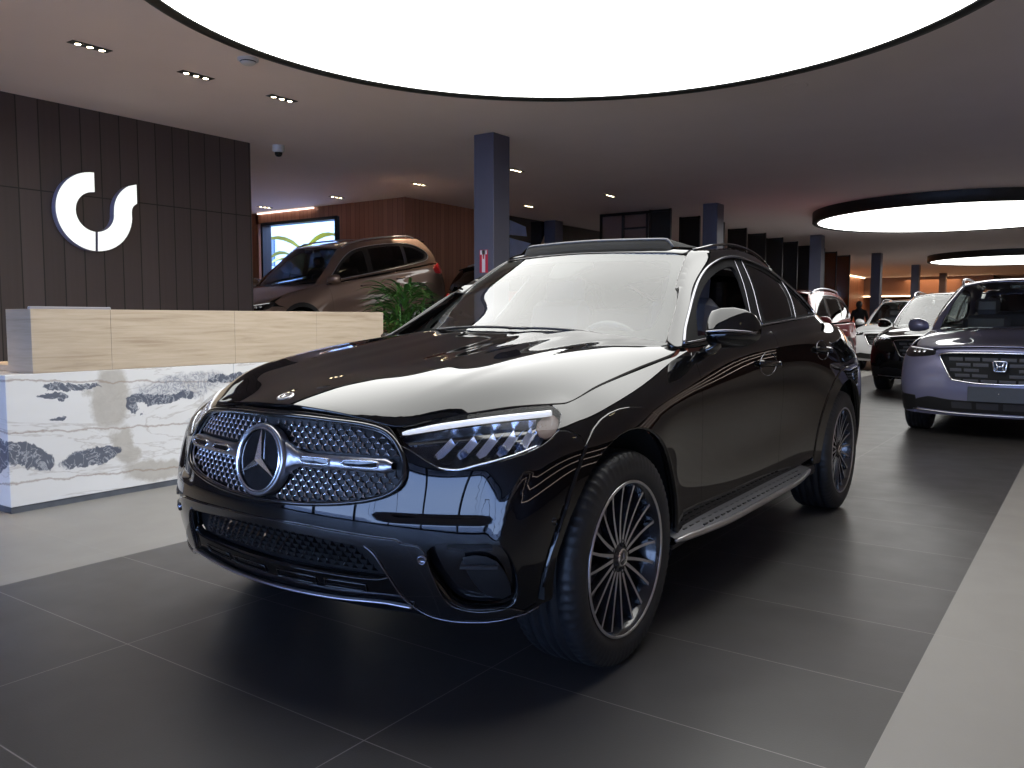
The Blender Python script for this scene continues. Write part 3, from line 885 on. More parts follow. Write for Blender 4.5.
# rear end
RE_MAP = Cyl(-3.1, 0, -1, .8)
rb = [V((-3.9, 0, .285)), V((-3.84, .56, .285)), V((-3.68, .80, .285)), V((-3.575, .845, .285)), V((-3.6, .85, .64)), V((-3.585, .83, .84)), V((-3.535, .80, .98)), V((-3.47, .72, 1.10)), V((-3.66, .56, 1.10)), V((-3.76, .3, 1.10)), V((-3.79, 0, 1.10))]
panel(body, 'tailgate', loop_half(rb), RE_MAP, BP, car, .03, gap=.002, thick=.02)
m = MB(); m.grid([[V((-3.42 - .03 * 0, y, 1.122)), V((-3.84 + .12 * (y / .6) ** 2, y, 1.108)), V((-3.83 + .12 * (y / .6) ** 2, y, 1.085))] for y in [(-.66 + .11 * i) for i in range(13)]])
m.build('spoiler', BP, car, fixn=True)
tl = [V(p) for p in spline([(-3.60, .82, .90), (-3.52, .80, 1.0), (-3.55, .74, 1.04), (-3.74, .5, 1.02), (-3.80, .35, .98), (-3.76, .55, .92)], 4, True)]
panel(body, 'tail_lamp', tl, RE_MAP, M['lamp_red'], car, .02, off=.006, thick=.01, mirror=True)

# ---- arch flares
def flare(name, c, r0, r1, a0, a1, dx=0, nar=False):
    i = arc(c[0], c[1], r0, a0, a1, 26)
    def rr_(a): return r0 + (r1 - r0) * (max(.30, min(1, (a - 12) / 55)) if nar else 1)
    o = [V((c[0] + dx + rr_(a) * cos(R(a)), .93, c[1] + rr_(a) * sin(R(a)))) for a in [a0 + (a1 - a0) * k / 26 for k in range(27)]]
    fo = lambda p: .006 + .010 * max(0, min(1, (r1 - hypot(p.x - c[0], p.z - c[1])) / (r1 - r0)))
    panel(body, name, o + list(reversed(i)), (0, -1, -.1), BP, car, .016, thick=.022, mirror=True, offf=fo, edge=.004)
flare('arch_flare', ARC_F, .440, .508, 2, 184, -.006, True)
flare('arch_flare', ARC_R, .440, .512, -2, 196, 0)

# ---- wheel houses
for cx in (ARC_F[0], ARC_R[0]):
    for s in (1, -1):
        m = MB()
        m.grid([[V((cx + r * cos(R(a)), s * y, .37 + r * sin(R(a)))) for r, y in ((.0, .50), (.25, .50), (.46, .50), (.46, .70), (.46, .885))] for a in range(-4, 203, 9)])
        m.build('wheel_house', M['underbody'], car, fixn=True)

# ---- inner shell seen through gaps
vs_ = []; keep = []
for v, n in zip(body.v, body.n): vs_.append(v - n * .065)
def bad(p):
    for cx in (ARC_F[0], ARC_R[0]):
        if hypot(p.x - cx, p.z - .37) < .475 and abs(p.y) > .45: return True
        if p.z < .42 and abs(p.x - cx) < .62 and abs(p.y) > .45: return True
    if p.z > 1.0 and -3.3 < p.x < -.72 and abs(p.y) < .79: return True
    return False
fs_ = [f for f in body.f if not any(bad(body.v[i]) for i in f)]
me = bpy.data.meshes.new('inner_shell'); me.from_pydata(vs_, [], fs_)
bm = bmesh.new(); bm.from_mesh(me); bmesh.ops.delete(bm, geom=[v for v in bm.verts if not v.link_faces], context='VERTS'); bm.to_mesh(me); bm.free()
link_mesh('inner_shell', me, M['underbody'], car)
m = MB(); m.grid([[V((x, y, .24)) for y in (-.80, -.48, .48, .80)] for x in (-.45, -1.4, -2.45)], smooth=False)
m.grid([[V((x, y, .245)) for y in (-.48, .48)] for x in (.5, -3.7)], smooth=False)
m.build('floor_pan', M['underbody'], car, fixn=True)

# ---- cabin
DLO = [(-.700, 1.078, 'c'), (-.782, 1.133), (-.895, 1.197), (-1.034, 1.273), (-1.18, 1.346), (-1.333, 1.409), (-1.465, 1.450), (-1.63, 1.487), (-1.80, 1.506), (-1.95, 1.504), (-2.155, 1.486), (-2.38, 1.449), (-2.56, 1.398), (-2.69, 1.326), (-2.775, 1.258), (-2.79, 1.222), (-2.74, 1.203), (-2.6, 1.194), (-2.09, 1.168), (-1.70, 1.147), (-1.2, 1.113)]
def xz(pts, n=4, closed=True, y=.8):
    return [V((p.x, y, p.y)) for p in spline(pts, n, closed)]
DL = xz(DLO)
SM = Planar((-.40, -1, -.60))
SIDEP = Planar((0, -1, 0))
DL3 = skinline(cabin, DL, SIDEP)
out = [V(p) for p in spline([(-.66, .735, 1.07), *W_line[1:], (-1.50, .53, 1.53), (-1.72, .53, 1.545), (-1.95, .53, 1.556), (-2.25, .53, 1.54), (-2.53, .53, 1.487), (-2.8, .52, 1.418), (-3.0, .50, 1.36), (-3.2, .48, 1.30), (-3.38, .56, 1.215), (-3.48, .62, 1.16), (-3.52, .66, 1.13, 'c'), (-3.3, .745, 1.14), (-2.95, .80, 1.155), (-2.6, .828, 1.15), (-2.2, .842, 1.13), (-1.7, .85, 1.10), (-1.2, .845, 1.085), (-.82, .838, 1.068), (-.64, .80, 1.058, 'c')], 4, True)]
panel(cabin, 'roof_side_frame', out, SM, BP, car, .02, holes=[DL3], mirror=True, gap=.0015, thick=.02)
# window frames in gloss black with three openings
F_O = xz([(-.87, 1.112, 'c'), (-1.0, 1.215), (-1.16, 1.300), (-1.34, 1.372), (-1.50, 1.418), (-1.64, 1.446), (-1.735, 1.455), (-1.745, 1.425), (-1.70, 1.33), (-1.63, 1.20), (-1.60, 1.160, 'c'), (-1.2, 1.132)])
R_O = xz([(-1.955, 1.480, 'c'), (-2.16, 1.462), (-2.36, 1.428), (-2.46, 1.405, 'c'), (-2.38, 1.29), (-2.325, 1.205, 'c'), (-2.1, 1.190), (-1.79, 1.172, 'c'), (-1.87, 1.32)])
Q_O = xz([(-2.53, 1.385, 'c'), (-2.64, 1.325), (-2.735, 1.250), (-2.74, 1.228), (-2.60, 1.215), (-2.40, 1.205, 'c'), (-2.46, 1.30)])
frames = panel(cabin, 'window_frame', DL3, SIDEP, M['ceramic_black'], car, .018, holes=[F_O, R_O, Q_O], off=-.010, thick=.016, mirror=True, gap=.001, edge=.0008)
for nm, L, mt, yy in (('rear_window_pane', R_O, 'dark_glass', 1), ('quarter_window_pane', Q_O, 'dark_glass', 1)):
    panel(cabin, nm, skinline(cabin, L, SIDEP), SIDEP, M[mt], car, .03, off=-.013, thick=.003, mirror=True)
# chrome surround
for s in (1, -1):
    c = [V((p.x, p.y * s, p.z)) for p in skinline(cabin, resample(DL3, .03, True), SIDEP, .001)]
    m = MB(); m.tube(c, .0085, 8, closed=True, sq=(1.1, .75)); m.build('window_trim', M['dark_chrome'], car, label='satin chrome window surround')
    for a, b in (((-1.80, 1.492), (-1.575, 1.15)), ((-1.905, 1.500), (-1.70, 1.152)), ((-2.50, 1.412), (-2.30, 1.185))):
        pts = [V((a[0] + (b[0] - a[0]) * i / 10 - .015 * sin(pi * i / 10), .8, a[1] + (b[1] - a[1]) * i / 10)) for i in range(11)]
        c = [V((p.x, p.y * s, p.z)) for p in skinline(cabin, pts, SIDEP, -.004)]
        m = MB(); m.tube(c, .0028, 6); m.build('pillar_trim', M['dark_chrome'], car)
# windscreen
WM = Planar((-.74, 0, -.67))
ws = [(-.54, 0, 1.12), (-.56, .25, 1.115), (-.62, .48, 1.10), (-.70, .735, 1.065, 'c'), *[(p[0] - .4 * k_, p[1] + k_, p[2] - .1 * k_) for p, k_ in zip(W_line[1:4], (.030, .021, .006))], (-1.352, .556, 1.488, 'c'), (-1.318, .48, 1.50), (-1.268, .33, 1.507), (-1.245, .15, 1.512), (-1.24, 0, 1.513)]
wl = spline([tuple(p) for p in ws], 5)
panel(wskin, 'windscreen', loop_half(wl), WM, M['windshield_glass'], car, .03, gap=.001, off=-.005, thick=.003, label='large curved windscreen')
wi = [(-.60, 0, 1.15), (-.625, .25, 1.145), (-.68, .46, 1.14), (-.78, .62, 1.145), (-.86, .625, 1.19), (-.98, .60, 1.265), (-1.14, .555, 1.375), (-1.27, .50, 1.45), (-1.265, .44, 1.465), (-1.215, .33, 1.474), (-1.18, .15, 1.477), (-1.17, 0, 1.477)]
panel(wskin, 'screen_border', loop_half(wl), WM, M['ceramic_black'], car, .03, holes=[skinline(wskin, loop_half(spline(wi, 4)), WM)], off=-.011, gap=.002, thick=.002)
# roof
rf = [(-1.25, 0, 1.51), (-1.255, .15, 1.51), (-1.28, .33, 1.51), (-1.33, .485, 1.5), (-1.352, .537, 1.5, 'c'), (-1.50, .525, 1.53), (-1.72, .525, 1.545), (-1.95, .525, 1.556), (-2.25, .525, 1.54), (-2.53, .525, 1.487), (-2.8, .515, 1.418, 'c'), (-2.84, .3, 1.43), (-2.86, 0, 1.44)]
panel(cabin, 'roof', loop_half(spline(rf, 4)), (0, 0, -1), BP, car, .03, gap=.002, thick=.02)
rw = [(-2.87, 0, 1.44), (-2.85, .3, 1.43), (-2.81, .50, 1.41, 'c'), (-3.0, .485, 1.36), (-3.2, .465, 1.30), (-3.37, .54, 1.215), (-3.47, .60, 1.16, 'c'), (-3.56, .3, 1.17), (-3.58, 0, 1.175)]
panel(cabin, 'rear_screen', loop_half(spline(rw, 4)), Planar((1, 0, -1.2)), M['dark_glass'], car, .03, gap=.002, thick=.004)
# raised sunroof deflector
DN = Planar((0, 0, -1))
base = skinline(cabin, spline([(-1.385, .445, 1.5), (-1.35, .36, 1.5), (-1.315, .24, 1.5), (-1.30, 0, 1.5), (-1.315, -.24, 1.5), (-1.35, -.36, 1.5), (-1.385, -.445, 1.5)], 8), DN)
m = MB(); tb = MB(); rows = []; tp = []
for i, p in enumerate(base):
    k = min(1, min(i, len(base) - 1 - i) / 2.5); h = .010 + .038 * k
    rows.append([p + V((0, 0, -.004)), p + V((-.012, 0, h * .5)), p + V((-.03, 0, h)), p + V((-.055, 0, h + .004)), p + V((-.42, 0, .030 * k + (DN and 0)))])
    tp.append(p + V((-.035, 0, h)))
rows2 = []
for r_ in rows:
    e = skinline(cabin, [r_[-1]], DN, .004)[0]; rows2.append(r_[:-1] + [e])
m.grid(rows2); m.build('sunroof_deflector', M['underbody'], car, fixn=True)
tb.tube(tp, .007, 8, sq=(1, 1.6)); tb.build('deflector_edge', M['grey_plastic'], car, label='grey upper edge of the raised roof deflector')
# roof rails
for s in (1, -1):
    rl = skinline(cabin, spline([(-1.44, .545, 1.5), (-1.7, .56, 1.5), (-2.0, .562, 1.5), (-2.3, .56, 1.5), (-2.62, .56, 1.45)], 8), DN)
    n = len(rl); pts = []
    for i, p in enumerate(rl):
        k = min(1, min(i, n - 1 - i) / 6.0); pts.append(V((p.x, p.y * s, p.z + .002 + .017 * k)))
    m = MB(); m.tube(pts, .008, 8, sq=(.8, 1.2)); m.build('roof_rail', M['gloss_black'], car)
# wipers
for (y0, y1, dx) in ((-.50, .14, .0), (.05, .62, .0)):
    pts = skinline(wskin, [(-.555 - .25 * (y0 + (y1 - y0) * i / 12) ** 2 - .012 * sin(pi * i / 12), y0 + (y1 - y0) * i / 12, 1.2) for i in range(13)], DN, .010)
    m = MB(); m.tube(pts, .006, 6); m.build('wiper', M['black_plastic'], car)
# sensor housing behind the screen, seen at its top
m = MB(); sp = panel(wskin, 'screen_sensor', skinline(wskin, spline([(-1.17, -.10, 1.48), (-1.17, .13, 1.48), (-1.10, .07, 1.44), (-1.03, .055, 1.41), (-1.03, -.055, 1.41), (-1.10, -.08, 1.44)], 3, True), WM), WM, M['ceramic_black'], car, .03, off=-.016, thick=.02)

# ---- side mirrors
for s in (1, -1):
    m = MB()
    # shell: lofted sections from the inner end to the outer end; the right one is folded back against the door
    secs = [(.885, -.80, 1.135, .030, .050), (.90, -.80, 1.138, .058, .074), (.935, -.815, 1.142, .078, .082), (.98, -.84, 1.144, .086, .082), (1.02, -.865, 1.142, .080, .074), (1.05, -.885, 1.138, .062, .058), (1.068, -.895, 1.132, .036, .036), (1.074, -.90, 1.130, .012, .014)]
    hinge = V((-.84, .90, 0))
    def fold(p):
        p = V(p)
        if s == 1: return p
        q = p - hinge; a_ = R(62)
        q = V((q.x * cos(a_) - q.y * sin(a_), q.x * sin(a_) + q.y * cos(a_), q.z))
        r_ = hinge + q + V((-.33, .0, 0)); return V((r_.x, -r_.y, r_.z))
    rows = []
    for (y, x, z, a, b) in secs:
        row = []
        for k in range(24):
            t = 2 * pi * k / 24; cx_ = cos(t); sz = sin(t)
            u_ = (sz + .45) / (1.45 if sz > -.45 else .55)
            px_ = a * (max(0.0, 1 - abs(u_) ** 1.5) ** .85 if cx_ > 0 else -.5 * abs(cx_) ** .7)
            pz_ = b * sz
            row.append(fold((x + px_, y, z + pz_)))
        rows.append(row + [row[0]])
    m.grid(rows); mir = m.build('door_mirror', BP, car, fixn=True)
    m = MB(); m.add([fold(p) for p in ((-.850, .905, 1.075), (-.850, .905, 1.195), (-.875, .97, 1.205), (-.915, 1.035, 1.185), (-.925, 1.05, 1.11), (-.885, .97, 1.078))], [(0, 1, 2, 3, 4, 5)], 0, False)
    m.build('mirror_glass', M['chrome'], mir)
    m = MB(); tr = [fold((x + a * .99, y, z - .012)) for (y, x, z, a, b) in secs[1:-1]]
    m.tube(spline([tuple(p) for p in tr], 4), .0045, 6, sq=(1.3, 1)); m.build('indicator_strip', M['dark_chrome'], mir)
    m = MB(); m.tube([(-.80, .86 * s, 1.035), (-.805, .90 * s, 1.055), (-.82, .935 * s, 1.085)], [.03, .034, .030], 12, sq=(.7, 1.7)); m.build('mirror_arm', M['gloss_black'], mir)
# ---- door handles
for doorset, (hx, hz) in ((doors, (-1.51, .963)), (rdoors, (-2.43, 1.004))):
    for s in (1, -1):
        d_ = doorset[0 if s == 1 else 1]
        p, n = lift(body, SIDEP, SIDEP.uv((hx, .9, hz)))
        ring = [p + V((.118 * cos(t), 0, .056 * sin(t))) for t in [2 * pi * k / 24 for k in range(24)]]
        q = skinline(body, ring, SIDEP, .0008)
        q2 = skinline(body, [p + (r_ - p) * .72 for r_ in ring], SIDEP, -.016); c = p - n * .024
        f_ = lambda L: [V((v.x, v.y * s, v.z)) for v in L]
        m = MB(); m.grid([list(x) for x in zip(f_(q) + f_(q)[:1], f_(q2) + f_(q2)[:1], [f_([c])[0]] * 25)])
        m.build('handle_cup', M['gloss_black'], d_, fixn=True)
        m = MB(); m.tube(f_(q), .0018, 5, closed=True); m.build('cup_highlight', M['dark_chrome'], d_)  # chrome ring added to draw the faint highlight around the cup
        pts = [p + V((.135, -.002, .008)), p + V((.12, .020, .008)), p + V((.06, .033, .006)), p + V((-.04, .034, 0)), p + V((-.11, .024, -.005)), p + V((-.135, -.002, -.006))]
        m = MB(); m.tube(spline([tuple(x) for x in f_(pts)], 4), .015, 8, sq=(1.0, .5)); m.build('door_handle', BP, d_)
# ---- running boards
for s in (1, -1):
    m = MB(); n = 40; rows = []; rim_ = []
    def yo_(t): return .935 + .052 * (sin(pi * min(1, t / .30) / 2) if t < .30 else (sin(pi * min(1, max(0, 1.0 - t) / .30) / 2) if t > .70 else 1))
    for i in range(n + 1):
        t = i / n; x = -.40 - 1.80 * t; yo = yo_(t); zt = .352 + .006 * t
        rows.append([V((x, s * .86, zt + .018)), V((x, s * (yo - .012), zt)), V((x, s * yo, zt - .006)), V((x, s * (yo + .002), zt - .022)), V((x, s * (yo - .02), zt - .034)), V((x, s * .86, zt - .03))])
        rim_.append(V((x, s * (yo - .002), zt - .012)))
    m.grid(rows); rb_ = m.build('running_board', M['step_top'], car, fixn=True)
    m = MB(); m.tube(rim_, [.006 + .007 * min(1, min(i, n - i) / 2) for i in range(n + 1)], 10, sq=(1, .9)); m.build('step_rim', M['alu_step'], rb_, label='bright aluminium outer edge')
    for i in range(2, 26):
        t = i / 28; x = -.40 - 1.80 * t
        for k, yy in enumerate((.915, .948)):
            if yy > yo_(t) - .022: continue
            m = MB(); m.box((x, s * yy, .358 + .006 * t - .05 * (yy - .915)), (.034, .009, .008), bev=.002); m.build('step_stud', M['rubber'], rb_)
# ---- glossy mirror black tail pipes and rear details hidden; interior
m = MB(); m.box((-1.95, 0, .42), (2.7, 1.5, .06)); m.build('cabin_floor', M['interior_dark'], car)
m = MB(); m.grid([[V((-.52 - .28 * t + .0, y, 1.035 - .03 * abs(y) + .015 * sin(t * 3))) for t in (0, .3, .6, 1)] + [V((-.85, y, .95)), V((-.86, y, .70))] for y in [(-.72 + .12 * i) for i in range(13)]])
dash = m.build('dashboard', M['interior_dark'], car, fixn=True)
def seat(x, y, w=.50):
    m = MB(); m.box((x + .02, y, .62), (.52, w, .16), bev=.05); st = m.build('seat', M['seat_brown'], car, bevel=.01)
    m = MB(); m.box((x - .27, y, .86), (.15, w * .96, .46), rot=Matrix.Rotation(R(-16), 3, 'Y'), bev=.05); sb_ = m.build('seat_back', M['seat_brown'], st)
    m = MB(); m.box((x - .365, y, 1.17), (.13, w * .80, .24), rot=Matrix.Rotation(R(-14), 3, 'Y'), bev=.05); m.build('seat_shoulder', M['seat_leather'], st)
    m = MB(); m.box((x - .41, y, 1.34), (.10, .27, .19), rot=Matrix.Rotation(R(-10), 3, 'Y'), bev=.045); m.build('headrest', M['seat_leather'], st)
seat(-1.32, .38); seat(-1.32, -.38)
m = MB(); m.box((-2.35, 0, .95), (.16, 1.25, .62), rot=Matrix.Rotation(R(-20), 3, 'Y'), bev=.06); m.build('rear_bench', M['seat_leather'], car)
m = MB()
swc = V((-.93, .38, .985)); sq_ = Matrix.Rotation(R(-68), 3, 'Y')
m.tube([swc + sq_ @ V((.185 * cos(t), .185 * sin(t), 0)) for t in [2 * pi * k / 36 for k in range(36)]], .015, 8, closed=True)
for a in (0, 120, 240): m.tube([swc + sq_ @ V((0, 0, -.02)), swc + sq_ @ V((.18 * cos(R(a + 90)), .18 * sin(R(a + 90)), 0))], .014, 8, sq=(1, 2))
m.box(swc, (.10, .12, .04), rot=sq_, bev=.02)
m.build('steering_wheel', M['seat_leather'], car)
m = MB()
for s in (1, -1):
    m.grid([[V((x, s * .80, z)) for z in (.5, .8, 1.08)] for x in (-.80, -1.5, -2.5)])
m.build('door_trim', M['seat_brown'], car)
# inner pillars and headlining
m = MB()
hl_ = skinline(cabin, [(-1.25 - .2 * i, .0, 1.5) for i in range(8)], DN, -.03)
m.grid([[V((p.x, y, p.z - .10 * (abs(y) / .55) ** 3)) for y in (-.55, -.4, -.2, 0, .2, .4, .55)] for p in hl_]); m.build('headlining', M['seat_leather'], car)
# ---------------------------------------------------------------- wheels (local: axis along y, outer face towards +y)
def wheel_meshes(Rt_=.369, Rr=.266, wd=.255, spokes=20, simple=False, face='spoke_face', dark='spoke_dark'):
    """returns meshes for tyre, rim barrel, a spoke, cap, disc"""
    out = {}
    h = wd / 2
    prof = [(Rr - .012, -h + .02), (Rr + .01, -h + .003), (Rr + .035, -h - .004), (Rt_ - .035, -h + .002), (Rt_ - .010, -h + .014), (Rt_ - .002, -h + .035)]
    grooves = [-.062, -.02, .02, .062]
    for g in grooves:
        g_ = g * wd / .255
        prof += [(Rt_, g_ - .007), (Rt_ - .009, g_ - .005), (Rt_ - .009, g_ + .005), (Rt_, g_ + .007)]
    prof += [(Rt_ - .002, h - .035), (Rt_ - .010, h - .014), (Rt_ - .035, h - .002), (Rr + .035, h + .004), (Rr + .01, h - .003), (Rr - .012, h - .02)]
    n = 96 if simple else 210
    m = MB(); vs = []; fs = []; k = len(prof)
    for i in range(n):
        a = 2 * pi * i / n
        for j, (r, y) in enumerate(prof):
            if i % 3 == 0 and not simple and r > Rt_ - .036 and .078 < abs(y): r -= .006
            # side wall lettering band relief
            vs.append((r * cos(a), y, r * sin(a)))
    for i in range(n):
        for j in range(k - 1):
            fs.append((i * k + j, i * k + j + 1, ((i + 1) % n) * k + j + 1, ((i + 1) % n) * k + j))
    m.add(vs, fs); out['tyre'] = m
    m = MB(); m.lathe([(Rr - .045, -h + .02), (Rr, -h + .01), (Rr - .004, -h + .03), (Rr - .05, -h + .07), (Rr - .035, h - .06), (Rr - .018, h - .022), (Rr - .010, h - .006), (Rr - .002, h - .002), (Rr + .002, h - .010), (Rr, h - .03)], 72, axis='y', m=0)
    out['rim'] = m
    m = MB(); m.lathe([(Rr - .0105, h - .010), (Rr - .0085, h - .003), (Rr - .002, h - .0008), (Rr + .001, h - .006)], 72, axis='y'); out['rim_edge'] = m
    ys = lambda r: h - .034 + .014 * ((r - .06) / (Rr - .06)) ** 2     # concave face
    m = MB()
    st = [.050, .075, .11, .15, .19, .22, Rr - .016]
    top = []; 
    for r in st:
        t = (r - .05) / (Rr - .05)
        w = .0062 - .0024 * t + .004 * max(0, (t - .85) / .15); sw = .10 * t * (1 - t) * 0 + .005 * sin(pi * t)
        d = .030 - .012 * t
        top.append([V((sw - w * 1.7, ys(r) - d, r)), V((sw - w * 1.15, ys(r) - .004, r)), V((sw - w, ys(r), r)), V((sw + w, ys(r), r)), V((sw + w * 1.15, ys(r) - .004, r)), V((sw + w * 1.7, ys(r) - d, r))])
    m.grid(top, 0, smooth=False)
    for i in range(len(m.f)):
        if i % 5 == 2: m.m[i] = 1
    out['spoke'] = m
    m = MB(); m.lathe([(.0, ys(.05) + .012), (.026, ys(.05) + .012), (.031, ys(.05) + .008), (.036, ys(.05) + .001), (.06, ys(.05) - .004), (.066, ys(.05) - .02), (.066, -.02)], 40, axis='y'); out['hub'] = m
    m = MB(); m.lathe([(.031, ys(.05) + .009), (.0275, ys(.05) + .014), (.0245, ys(.05) + .011)], 40, axis='y'); out['cap_ring'] = m
    m = MB(); vs = [V((0, ys(.05) + .017, 0))] + [V((cos(pi / 2 + q * pi / 3) * (.023 if q % 2 == 0 else .004), ys(.05) + .0125, sin(pi / 2 + q * pi / 3) * (.023 if q % 2 == 0 else .004))) for q in range(6)]
    m.add(vs, [(0, 1 + q, 1 + (q + 1) % 6) for q in range(6)], 0, False); out['star'] = m
    out['bolts'] = []
    for q in range(5):
        a = 2 * pi * q / 5 + pi / 2 + .3; m = MB()
        m.lathe([(0, ys(.05) - .004), (.0085, ys(.05) - .004), (.0095, ys(.05) + .003), (.0115, ys(.05) + .003), (.012, ys(.05) - .006)], 14, (.049 * cos(a), 0, .049 * sin(a)), axis='y')
        out['bolts'].append(m)
    m = MB(); m.lathe([(.06, -.012), (.175, -.012), (.177, 0), (.175, .012), (.06, .012), (.058, 0)], 60, (0, .0, 0), axis='y'); out['disc'] = m
    m = MB()
    m.grid([[V((r * cos(t), y, r * sin(t))) for r, y in ((.11, .03), (.185, .03), (.19, .0), (.185, -.04))] for t in [R(150 + 60 * q / 8) for q in range(9)]]); out['caliper'] = m
    return out
WM_ = wheel_meshes()
def make_wheel(parent, loc, side, first=None):
    if first is None:
        w = WM_['rim'].build('wheel', M['spoke_dark'], parent, fixn=True)
        WM_['tyre'].build('tyre', M['rubber'], w, fixn=True)
        WM_['rim_edge'].build('rim_edge', M['spoke_face'], w, fixn=True)
        s0 = WM_['spoke'].build('spoke', [M['spoke_dark'], M['spoke_face']], w, fixn=True)
        for k in range(1, 20):
            c = s0.copy(); C.objects.link(c); c.parent = w; c.rotation_euler = (0, 2 * pi * k / 20, 0)
        WM_['hub'].build('hub', M['spoke_dark'], w, fixn=True)
        WM_['cap_ring'].build('cap_ring', M['chrome'], w, fixn=True)
        WM_['star'].build('cap_star', M['chrome'], w)
        [b_.build('wheel_bolt', M['black_plastic'], w, fixn=True) for b_ in WM_['bolts']]
        WM_['disc'].build('brake_disc', M['disc_steel'], w, fixn=True)
        WM_['caliper'].build('brake_caliper', M['disc_steel'], w, fixn=True)
    else:
        w = copy_tree(first, parent)
    w.location = loc; w.rotation_euler = (0, 0, 0 if side > 0 else pi)
    return w
w0 = make_wheel(car, (0, .815, .369), 1)
make_wheel(car, (0, -.815, .369), -1, w0)
make_wheel(car, (-2.888, .82, .369), 1, w0)
make_wheel(car, (-2.888, -.82, .369), -1, w0)
# ================================================================ the showroom
H = 3.35
def struct(name, m, mats, **k): o = m.build(name, mats, **k); o['kind'] = 'structure'; return o
# --- materials of the room
def tile_mat(name, col, x0, y0, tx, ty, rough, var=.10, gk=2.6):
    m, t, n, b = nt(name)
    tc = n.new('ShaderNodeTexCoord'); sx = n.new('ShaderNodeSeparateXYZ'); t.links.new(tc.outputs['Object'], sx.inputs[0])
    def math(op, a, b_=None, c=None):
        q = n.new('ShaderNodeMath'); q.operation = op
        for i, v in enumerate((a, b_, c)):
            if v is None: continue
            if isinstance(v, (int, float)): q.inputs[i].default_value = v
            else: t.links.new(v, q.inputs[i])
        return q.outputs[0]
    def cellf(o, o0, s):
        q = math('DIVIDE', math('SUBTRACT', o, o0), s); fl = math('FLOOR', q); fr = math('SUBTRACT', q, fl)
        d = math('MULTIPLY', math('MINIMUM', fr, math('SUBTRACT', 1.0, fr)), s)
        return fl, d
    fx_, dx = cellf(sx.outputs[0], x0, tx); fy_, dy = cellf(sx.outputs[1], y0, ty)
    g = math('LESS_THAN', math('MINIMUM', dx, dy), .0019)
    cb = n.new('ShaderNodeCombineXYZ'); t.links.new(fx_, cb.inputs[0]); t.links.new(fy_, cb.inputs[1])
    wn = n.new('ShaderNodeTexWhiteNoise'); t.links.new(cb.outputs[0], wn.inputs[0])
    nz = n.new('ShaderNodeTexNoise'); nz.inputs['Scale'].default_value = 2.2; nz.inputs['Detail'].default_value = 6; nz.inputs['Roughness'].default_value = .6
    t.links.new(tc.outputs['Object'], nz.inputs['Vector'])
    f = math('ADD', math('MULTIPLY', math('SUBTRACT', wn.outputs[0], .5), var), math('MULTIPLY', math('SUBTRACT', nz.outputs['Fac'], .5), var * 2.2))
    f = math('ADD', f, 1.0)
    c1 = n.new('ShaderNodeVectorMath'); c1.operation = 'SCALE'; c1.inputs[0].default_value = col; t.links.new(f, c1.inputs['Scale'])
    mx = n.new('ShaderNodeMix'); mx.data_type = 'RGBA'; t.links.new(g, mx.inputs['Factor']); t.links.new(c1.outputs[0], mx.inputs['A']); mx.inputs['B'].default_value = (col[0] * gk, col[1] * gk, col[2] * gk, 1)
    t.links.new(mx.outputs['Result'], b.inputs['Base Color'])
    nr = n.new('ShaderNodeTexNoise'); nr.inputs['Scale'].default_value = 5; nr.inputs['Detail'].default_value = 5; t.links.new(tc.outputs['Object'], nr.inputs['Vector'])
    r = math('ADD', math('MULTIPLY', nr.outputs['Fac'], .14), rough - .07); t.links.new(r, b.inputs['Roughness'])
    bp = n.new('ShaderNodeBump'); bp.inputs['Strength'].default_value = .25; bp.inputs['Distance'].default_value = .001
    n2 = n.new('ShaderNodeTexNoise'); n2.inputs['Scale'].default_value = 160; t.links.new(tc.outputs['Object'], n2.inputs['Vector']); t.links.new(n2.outputs['Fac'], bp.inputs['Height']); t.links.new(bp.outputs['Normal'], b.inputs['Normal'])
    M[name] = m
tile_mat('floor_dark', (.054, .0505, .049), -1.63, 1.0, 1.2, .6, .36, .10, 4.2)
tile_mat('floor_light', (.235, .225, .21), -.45, 1.0, 1.2, 1.2, .40, .04, 1.12)
mat('ceiling_paint', (.84, .745, .735), .75, noise=.04, nscale=1.5)
